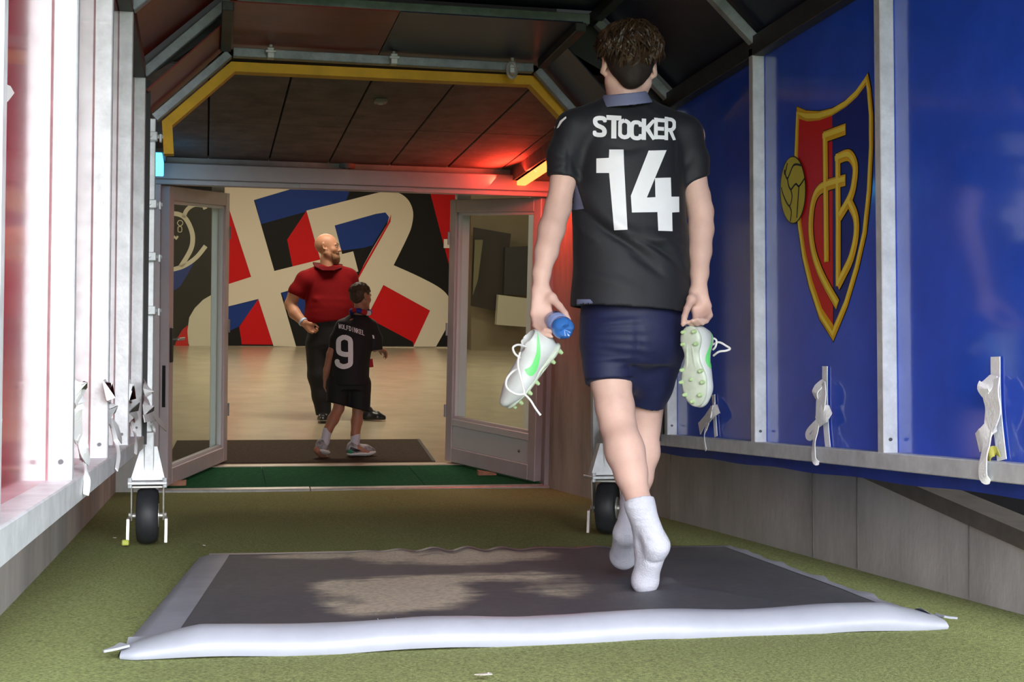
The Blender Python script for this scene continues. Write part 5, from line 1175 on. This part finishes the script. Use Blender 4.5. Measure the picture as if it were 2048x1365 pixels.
    for pts, r in laces: MB().tube(spline(pts, 6), r, 7).build('loose_lace', lace_m, root, True)
    return root
yb = 4.335
hl = Q_(1117, 690, 4.345)
boot('white football boot with green tick hanging from the left hand under the bottle', hl, (-0.62, 0.12, -0.78), (-0.74, -0.16, 0.62), 1,
     [([Q_(1052, 694, 4.31), Q_(1036, 690, 4.28), Q_(1026, 696, 4.27), Q_(1030, 708, 4.27), Q_(1040, 716, 4.28)], 0.0036),
      ([Q_(1040, 706, 4.28), Q_(1036, 728, 4.265), Q_(1042, 758, 4.255), Q_(1048, 782, 4.25), Q_(1046, 789, 4.25), Q_(1030, 788, 4.25), Q_(1014, 776, 4.26), Q_(1013, 760, 4.27), Q_(1024, 745, 4.28), Q_(1036, 738, 4.29)], 0.0036),
      ([Q_(1046, 786, 4.25), Q_(1060, 800, 4.25), Q_(1070, 816, 4.25), Q_(1081, 831, 4.25)], [0.0036] * 18 + [0.0045])])
hr = Q_(1380, 655, 4.345)
boot('white football boot with studs facing back, hanging from the right hand', hr, (0.085, 0.05, -0.99), (0.74, 0.66, 0.05), -1,
     [([Q_(1423, 692, 4.40), Q_(1426, 678, 4.39), Q_(1433, 682, 4.38), Q_(1431, 694, 4.38), Q_(1426, 700, 4.39)], 0.0034),
      ([Q_(1425, 690, 4.40), Q_(1438, 685, 4.39), Q_(1452, 692, 4.38), Q_(1460, 698, 4.37), Q_(1452, 702, 4.37), Q_(1438, 704, 4.38), Q_(1427, 712, 4.40)], 0.0036)])
pet = mat('blue_bottle_plastic', (0.06, 0.24, 0.68), 0.10, 0, spec=0.6, trans=0.4, coat=0.5)
A, B = Q_(1131, 661, 4.262), Q_(1099, 634, 4.41); ax = Vector(B - A).normalized()
M = ax.to_track_quat('Z', 'X').to_matrix().to_4x4(); M.translation = Vector(A)
bo = empty('water_bottle', tuple(A), 'small blue plastic water bottle held in the left hand, base towards camera', 'bottle')
prof = [(0.002, 0.010, 0, 0), (0.012, 0.004, 0, -.006), (0.020, 0.0, .06, -.006), (0.027, 0.004, .08, -.003), (0.0345, 0.014, .03, 0), (0.0365, 0.028), (0.036, 0.042), (0.0345, 0.046), (0.0345, 0.085), (0.033, 0.092), (0.033, 0.11), (0.027, 0.128), (0.014, 0.142), (0.013, 0.150)]
MB().lathe(prof, M, 40, lobes=5).build('body', pet, bo, True)
MB().lathe([(0.0352, 0.050), (0.0356, 0.052), (0.0356, 0.082), (0.0352, 0.084)], M, 36).build('label_band', mat('pale_blue_label', (0.30, 0.42, 0.78), 0.5), bo, True)
MB().lathe([(0.0152, 0.148), (0.016, 0.150), (0.016, 0.164), (0.014, 0.166)], M, 24).build('cap', mat('pale_blue_label', None), bo, True)

# ------------------------------------------------------------------ security man and boy in the lobby
C4 = lambda cx, cy, Y: Q_(540 + .3662 * cx, 440 + .3663 * cy, Y)
MY = 13.62
man = empty('person', tuple(C4(290, 1095, MY)), 'person in dark red polo and black trousers standing hand at hip, looking right', 'person')
skin2 = mat('ruddy_skin', (0.46, 0.22, 0.13), 0.5, 0, 0.08, 9, sss=0.1); red_polo = mat('dark_red_polo', (0.17, 0.003, 0.005), 0.85, 0, 0.15, 60, 0.1, 200, spec=0.15); blk_trouser = mat('black_trousers', (0.007, 0.007, 0.009), 0.75, 0, 0.2, 40); shoe_blk = mat('black_leather', (0.01, 0.01, 0.011), 0.3)
m_ = lambda cx, cy, dy=0.0: C4(cx, cy, MY + dy)
z0m = m_(300, 1110)[2]
def rows_px(lst, cf, Y, dc=0.0):
    out = []
    for y, l, r, d in lst: a, b = cf(l, y, Y), cf(r, y, Y); out.append((a[2], (a[0] + b[0]) / 2, Y + dc, (b[0] - a[0]) / 2, d))
    return out
S = SDF(m_(20, 1150, -0.55), m_(700, 40, 0.55), 0.0065)
S.loft(rows_px([(640, 215, 430, .15), (560, 200, 440, .17), (480, 205, 450, .17), (400, 190, 450, .15), (330, 190, 440, .13), (290, 230, 410, .10)], C4, MY), 0.05)
S.cone(m_(320, 300), m_(312, 215), 0.075, 0.068, 0.03); S.cone(m_(300, 290), m_(195, 345, -0.03), 0.055, 0.060, 0.03); S.cone(m_(340, 290), m_(425, 330, 0.05), 0.055, 0.060, 0.03)
HM = Head(m_(313, 152), 1.16, rotm(-math.pi / 2 + 0.05 - 0.35, 0.02, 0)); HM.build(S, 1.12)
S.limb([m_(180, 345, -0.05), m_(135, 400, -0.03), m_(112, 460, 0.0), m_(135, 510, -0.06), m_(185, 562, -0.13)], [.062, .060, .056, .056, .040], 0.02)
Wm = m_(188, 566, -0.135)
hand(S, Wm, rotm(0.3, 0, 0) @ np.array(Matrix.Rotation(-0.95, 3, 'Y')), 1.08, 1, [(50, 70, 50)] * 4, [0.05, 0.02, 0, -0.05], [(0.050, -0.030, -0.088), (0.040, -0.045, -0.11)])
S.limb([m_(440, 330, 0.05), m_(470, 420, 0.08), m_(480, 500, 0.02), m_(440, 560, -0.08)], [.062, .060, .055, .04], 0.02)
S.limb([m_(268, 620), m_(272, 850), m_(290, 1050)], [.10, .075, .05], 0.03); S.limb([m_(400, 620), m_(440, 850, 0.02), m_(520, 1040, 0.05)], [.10, .075, .05], 0.03)
V, F4 = S.verts(2); quadmesh('body', V, F4, skin2, man); HM.eyes(man); del S
S = SDF(m_(20, 640, -0.5), m_(620, 200, 0.5), 0.007)
S.loft(rows_px([(575, 195, 450, .20), (540, 186, 455, .205), (480, 190, 465, .20), (420, 192, 462, .175), (350, 180, 455, .15), (300, 215, 425, .125), (262, 262, 378, .09)], C4, MY), 0.04)
S.cone(m_(290, 285), m_(195, 330, -0.03), 0.085, 0.095, 0.04); S.cone(m_(350, 285), m_(425, 315, 0.05), 0.085, 0.095, 0.04)
t = S.like(); t.limb([m_(195, 335, -0.04), m_(150, 390, -0.03), m_(128, 450, -0.01)], [.095, .085, .078], 0.02); t.cut(m_(143, 418, -0.02), m_(130, 445) - m_(160, 380)); S.join(t, 0.03)
t = S.like(); t.limb([m_(425, 320, 0.05), m_(460, 400, 0.08), m_(475, 460, 0.05)], [.095, .082, .076], 0.02); t.cut(m_(468, 425, 0.06), m_(476, 460) - m_(455, 390)); S.join(t, 0.03)
S.shell(0.016); S.cut(m_(300, 562), (0.12, 0, -1)); S.cone(m_(316, 265), m_(312, 200), 0.066, 0.078, 0.004, 's')
V, F4 = S.verts(2); V = folds(V, F4, [(m_(200 + 10 * k, 430 + 35 * k, -0.15), m_(420, 440 + 45 * k, -0.15), 0.010, 0.03) for k in range(4)] + [(m_(200, 400, -.15), m_(300, 470, -.15), 0.01, 0.03)])
polo = quadmesh('polo_shirt', V, F4, red_polo, man); del S
g = MB(); g.tube([m_(255, 236, 0.05), m_(264, 256, -0.08), m_(298, 270, -0.15), m_(335, 268, -0.15), m_(372, 258, -0.06), m_(376, 242, 0.05)], 1, flat=(0.075, 0.012, (0.1, -0.6, 0.8))); g.build('polo_collar', mat('dark_collar', (0.09, 0.003, 0.005), 0.85, spec=0.1), man)
S = SDF(m_(20, 1180, -0.5), m_(700, 500, 0.5), 0.007)
S.loft(rows_px([(690, 214, 430, .17), (620, 208, 440, .18), (560, 200, 440, .185), (530, 205, 440, .175)], C4, MY), 0.04)
S.limb([m_(270, 680), m_(272, 850), m_(284, 960), m_(292, 1060)], [.135, .115, .092, .075], 0.03); S.limb([m_(390, 680), m_(430, 850, 0.02), m_(480, 980, 0.04), m_(512, 1058, 0.05)], [.135, .115, .09, .078], 0.03)
S.cut(m_(290, 1068), (0, 0, -1)); V, F4 = S.verts(2); V = V + vnormals(V, F4) * (0.005 * noise3(V, 22, 5))[:, None]; quadmesh('trousers', V, F4, blk_trouser, man); del S
def snap(p, z): q = toB(p); return fromB(q[0], q[1], z)
def shoe_simple(name, heel, toe, h, w, m, parent, sole=None, res=0.006):
    heel, toe = np.array(heel, float), np.array(toe, float); d = toe - heel; L = np.linalg.norm(d); d /= L
    S = SDF(np.minimum(heel, toe) - (0.12, 0.12, 0.08), np.maximum(heel, toe) + (0.12, 0.12, 0.20), res); up = np.array([0, 0, 1.0])
    S.cone(heel + d * 0.045 + up * 0.045, heel + d * 0.05 + up * h, w * 0.88, w * 0.95, 0.02); S.cone(heel + d * 0.05 + up * 0.04, toe - d * 0.08 + up * 0.038, w, w, 0.03); S.cone(toe - d * 0.08 + up * 0.034, toe - d * 0.035 + up * 0.028, w * 1.05, w * 0.75, 0.02); S.cone(heel + d * 0.07 + up * 0.07, toe - d * 0.10 + up * 0.05, w * 0.8, w * 0.6, 0.03)
    S.cut(heel + up * 0.002, (0, 0, -1) if abs(d[2]) < 0.15 else -np.cross(np.cross(d, up), d))
    V, F = S.verts(2); o = quadmesh(name, V, F, m, parent)
    if sole:
        T = SDF(np.minimum(heel, toe) - 0.12, np.maximum(heel, toe) + 0.12, res); n = up - d * up.dot(d); T.cone(heel + d * 0.045 + n * 0.012, toe - d * 0.07 + n * 0.012, w * 0.98, w * 1.12, 0.02, flat=(n, 0.42)); T.cone(toe - d * 0.09 + n * 0.013, toe - d * 0.03 + n * 0.022, w * 1.0, w * 0.7, 0.02, flat=(n, 0.42)); V, F = T.verts(2); quadmesh('sole', V, F, sole, o)
    return o
shoe_simple('shoe', snap(m_(292, 1108, 0.06), .018), snap(m_(288, 1108, -0.22), .018), 0.10, 0.05, shoe_blk, man); shoe_simple('shoe', snap(m_(505, 1105, 0.05), .018), snap(m_(632, 1100, -0.02), .018), 0.10, 0.05, shoe_blk, man)
S = SDF(HM.P(0, 0, 0) - 0.25, HM.P(0, 0, 0) + 0.25, 0.005)
S.ell(HM.P(0, 0.066, -0.098), np.array((0.050, 0.042, 0.052)) * 1.16, HM.R, 0.02)
for x in (-1, 1): S.cone(HM.P(x * 0.066, 0.01, -0.03), HM.P(x * 0.035, 0.068, -0.09), 0.014, 0.030, 0.02)
S.cone(HM.P(-0.03, 0.088, -0.052), HM.P(0.03, 0.088, -0.052), 0.011, 0.011, 0.01); S.ell(HM.P(0, 0.112, -0.0635), np.array((0.022, 0.014, 0.007)), HM.R, 0.004, 's')
V, F4 = S.verts(1); V = V + vnormals(V, F4) * (0.004 * noise3(V, 120, 3))[:, None]; quadmesh('beard', V, F4, mat('ginger_grey_beard', (0.20, 0.095, 0.045), 0.8, 0, 0.3, 60), man); del S
g = MB(); d_ = (m_(185, 562, -0.13) - m_(135, 510, -0.06)); d_ /= np.linalg.norm(d_); c = m_(180, 557, -0.125); g.cyl(c - d_ * 0.010, c + d_ * 0.010, 0.047, n=20); g.build('wristband', mat('pale_blue_band', (0.40, 0.50, 0.68), 0.5), man, True)

BY = 11.30
boy = empty('person', tuple(C4(400, 1300, BY)), 'small person in black jersey 9, scarf and shorts walking across the doormat', 'person')
b_ = lambda cx, cy, dy=0.0: C4(cx, cy, BY + dy)
skin3 = mat('tanned_skin', (0.36, 0.165, 0.10), 0.5, 0, 0.08, 9, sss=0.1)
S = SDF(b_(180, 1340, -0.45), b_(680, 320, 0.5), 0.0055)
S.loft(rows_px([(800, 350, 525, .10), (700, 355, 535, .09), (620, 375, 545, .09), (560, 395, 550, .08), (530, 430, 520, .06)], C4, BY), 0.03)
S.cone(b_(482, 550), b_(490, 470), 0.046, 0.044, 0.02); HB = Head(b_(495, 420), 0.90, rotm(-0.95, -0.05, 0)); HB.build(S, 1.05)
S.limb([b_(392, 570), b_(358, 660), b_(330, 735), b_(312, 820, 0.03), b_(303, 868, 0.05)], [.042, .036, .032, .030, .022], 0.012); hand(S, b_(302, 870, 0.05), rotm(1.2, 0, 0), 0.75, 1, [(20, 25, 20)] * 4, [.02, 0, 0, -.03], [(0.055, -0.02, -0.09), (0.06, -0.03, -0.112)], 0.005)
S.limb([b_(552, 575, 0.02), b_(578, 650, 0.03), b_(572, 700, 0.0), b_(590, 700, 0.12)], [.042, .036, .030, .024], 0.012); hand(S, b_(592, 700, 0.13), rotm(-1.0, 1.2, 0), 0.75, -1, [(30, 40, 30)] * 4, [.02, 0, 0, -.03], [(0.055, -0.02, -0.09), (0.06, -0.03, -0.112)], 0.005)
S.limb([b_(390, 800), b_(384, 930), b_(376, 1030, -0.02), b_(345, 1090, -0.04), b_(318, 1145, -0.05), b_(298, 1215, -0.06)], [.075, .056, .043, .046, .036, .028], 0.015); S.limb([b_(480, 800), b_(484, 930), b_(480, 1040, 0.02), b_(474, 1100, 0.02), b_(466, 1170, 0.01), b_(462, 1240, 0.01)], [.075, .056, .043, .046, .036, .030], 0.015)
S.cone(b_(298, 1215, -0.06), b_(262, 1255, -0.08), 0.028, 0.03, 0.02); S.cone(b_(262, 1262, -0.08), b_(300, 1298, 0.02), 0.03, 0.028, 0.02); S.cone(b_(462, 1240), b_(530, 1272), 0.032, 0.028, 0.02)
V, F4 = S.verts(2); quadmesh('body', V, F4, skin3, boy); HB.eyes(boy); del S
S = SDF(b_(250, 960, -0.4), b_(660, 460, 0.4), 0.0055); j2 = mat('black_kids_jersey', (0.006, 0.006, 0.009), 0.75, 0, 0.15, 90)
S.loft(rows_px([(930, 322, 545, .155), (860, 326, 542, .15), (780, 334, 545, .14), (700, 342, 556, .13), (640, 355, 562, .125), (580, 380, 560, .11), (545, 415, 540, .085), (520, 440, 520, .065)], C4, BY, 0.01), 0.03)
S.cone(b_(440, 550), b_(398, 580), 0.045, 0.052, 0.03); S.cone(b_(515, 550), b_(548, 580), 0.045, 0.052, 0.03)
t = S.like(); t.limb([b_(396, 585), b_(366, 650), b_(350, 720)], [.062, .056, .052], 0.02); t.cut(b_(350, 705), b_(345, 720) - b_(366, 650)); S.join(t, 0.02)
t = S.like(); t.limb([b_(548, 585, 0.01), b_(574, 650, 0.03), b_(580, 715, 0.01)], [.062, .058, .054], 0.02); t.cut(b_(580, 712, 0.01), b_(580, 720) - b_(574, 650)); S.join(t, 0.02)
S.shell(0.013); S.cut(b_(430, 905), (0, 0, -1)); S.cone(b_(488, 540), b_(490, 470), 0.046, 0.05, 0.004, 's')
V, F4 = S.verts(2); V = folds(V, F4, [(b_(470 + 14 * k, 640, -.1), b_(440 + 30 * k, 880, -.12), 0.008, 0.02) for k in range(4)]); bjr = quadmesh('jersey', V, F4, j2, boy); bb = bvh_of(bjr); del S
c4 = lambda pts: [(540 + .3662 * x, 440 + .3663 * y) for x, y in pts]
nine = []
for st in (spline([(405, 640), (436, 655), (440, 700), (440, 760), (436, 790), (402, 802), (372, 790), (366, 770)], 4), spline([(405, 640), (378, 655), (374, 690), (378, 722), (405, 735), (434, 735)], 4)):
    nine += [[(540 + .3662 * p[0], 440 + .3663 * p[1]) for p in q] for q in thick(st, 27)]
print_on('number_digit', bb, nine, white_print, bjr, 11.0, 0.004, 0.02)
for i, ch in enumerate('WOLFDINKEL'):
    x0 = 374 + 14.4 * i; yt = 562 + 4.2 * i + 0.12 * (i - 4.5) ** 2; sl_ = 4.6
    print_on('name_letter', bb, text_polys(ch, [c4([(x0, yt), (x0 + 12.5, yt + sl_), (x0 + 12.5, yt + sl_ + 27), (x0, yt + 27)])], 0.26), white_print, bjr, 11.0, 0.004, 0.02)
print_on('sleeve_mark', bb, [c4([(558, 628), (568, 632), (571, 650), (562, 648)])], white_print, bjr, 11.0, 0.004, 0.02)
S = SDF(b_(250, 1120, -0.4), b_(640, 800, 0.4), 0.0055)
S.loft(rows_px([(930, 322, 542, .13), (870, 330, 540, .13), (830, 340, 530, .12)], C4, BY, 0.01), 0.03)
S.limb([b_(380, 900), b_(366, 1030, -0.01)], [.105, .086], 0.02); S.limb([b_(482, 900), b_(488, 1060, 0.01)], [.105, .086], 0.02); S.cut(b_(430, 1022), (-0.25, 0, -1)); V, F4 = S.verts(2); quadmesh('shorts', V, F4, j2, boy); del S
for nm, up_, a_, lo_, r_ in (('sock', b_(316, 1140, -0.05), b_(300, 1212, -0.06), b_(280, 1250, -0.07), .038), ('sock', b_(468, 1168, 0.01), b_(464, 1225, 0.01), b_(464, 1262, 0.01), .040)):
    S = SDF(lo_ - 0.1, up_ + (0.1, 0.1, 0.06), 0.005); S.limb([up_, a_, lo_], [r_, r_ * .92, r_ * .9], 0.01); S.cut(up_, up_ - a_); V, F4 = S.verts(1); quadmesh(nm, V, F4, sock_m, boy)
snk = mat('grey_black_sneaker', (0.17, 0.17, 0.19), 0.6, 0, 0.7, 18, c2=(0.45, 0.45, 0.47)); snk_s = mat('white_sneaker_sole', (0.62, 0.63, 0.62), 0.5)
sh1 = shoe_simple('sneaker', b_(258, 1262, -0.10), snap(b_(318, 1312, 0.0), .034), 0.075, 0.040, snk, boy, snk_s, 0.005); sh2 = shoe_simple('sneaker', snap(b_(415, 1292, 0.0), .033), snap(b_(578, 1290, 0.04), .033), 0.075, 0.042, snk, boy, snk_s, 0.005)
gr_t = mat('green_heel_patch', (0.03, 0.25, 0.12), 0.5); blk_t = mat('black_plastic', None)
for o_, pl in ((sh2, [(418, 1262), (448, 1252), (452, 1276), (418, 1282)]), (sh1, [(244, 1252), (272, 1262), (280, 1285), (246, 1282)])):
    print_on('heel_patch', bvh_of(o_), [c4(pl)], gr_t, o_, 11.0, 0.004, 0.02)
print_on('side_stripe', bvh_of(sh2), [c4([(440, 1240), (475, 1252), (500, 1262), (470, 1268), (436, 1256)])], mat('black_stripe', (0.01, 0.01, 0.012), 0.5), sh2, 11.0, 0.004, 0.02)
# scarf round the neck
sc_ = MB(); ring = [HB.c + np.array([0.075 * math.cos(a), 0.070 * math.sin(a) - 0.005, -0.125 + 0.012 * math.sin(2 * a)]) for a in np.linspace(0, 2 * math.pi, 25)]
sc_.tube(ring, 1, flat=(0.055, 0.022, (0.0, 0.0, 1.0))) if False else sc_.tube(ring, [0.021 + 0.003 * math.sin(3 * i) for i in range(25)], 8)
scarf_m = [mat('scarf_blue', (0.012, 0.02, 0.22), 0.8), mat('scarf_red', (0.35, 0.008, 0.012), 0.8), mat('scarf_white', (0.6, 0.6, 0.62), 0.8)]
sco = sc_.build('scarf', scarf_m, boy, True)
for p in sco.data.polygons:
    a = math.atan2(p.center.y - HB.c[1], p.center.x - HB.c[0]); q = int((a + math.pi) / (2 * math.pi) * 12); p.material_index = (0, 1, 0, 1, 2, 0, 1, 0, 1, 0, 2, 1)[q % 12]
g = MB(); g.tube([b_(545, 760, 0.02), b_(548, 790, 0.02), b_(550, 806, 0.02)], 1, flat=(0.045, 0.012, (0, 1, 0))); g.build('scarf_end', scarf_m[1], boy)
hb2 = mat('short_brown_hair', (0.035, 0.022, 0.014), 0.6, 0, 0.4, 60, c2=(0.09, 0.055, 0.03))
S = SDF(HB.c - 0.18, HB.c + 0.18, 0.0045); S.ell(HB.P(0, -0.014, 0.042), np.array((0.083, 0.100, 0.090)) * .9, HB.R, 0.02); S.ell(HB.P(0, -0.045, -0.005), np.array((0.066, 0.055, 0.062)) * .9, HB.R, 0.03); S.cut(HB.P(0, 0.070, 0.05), HB.R @ np.array([0, 1, -0.6]))
for x in (-1, 1): S.cone(HB.P(x * 0.085, 0.006, -0.005), HB.P(x * 0.080, 0.05, -0.06), 0.026 * .9, 0.045 * .9, 0.01, 's')
V, F4 = S.verts(2); V = V + vnormals(V, F4) * (0.003 * noise3(V, 110, 6))[:, None]; quadmesh('hair', V, F4, hb2, boy); del S
hl_ = hair_locks(HB, 320, 8, lambda ph: 1.35 + 0.3 * max(0, -math.sin(ph)), 0.0042, 0.45, 0.14, (0.082, 0.098, 0.092)).build('hair_locks', hb2, boy); hl_['kind'] = 'stuff'
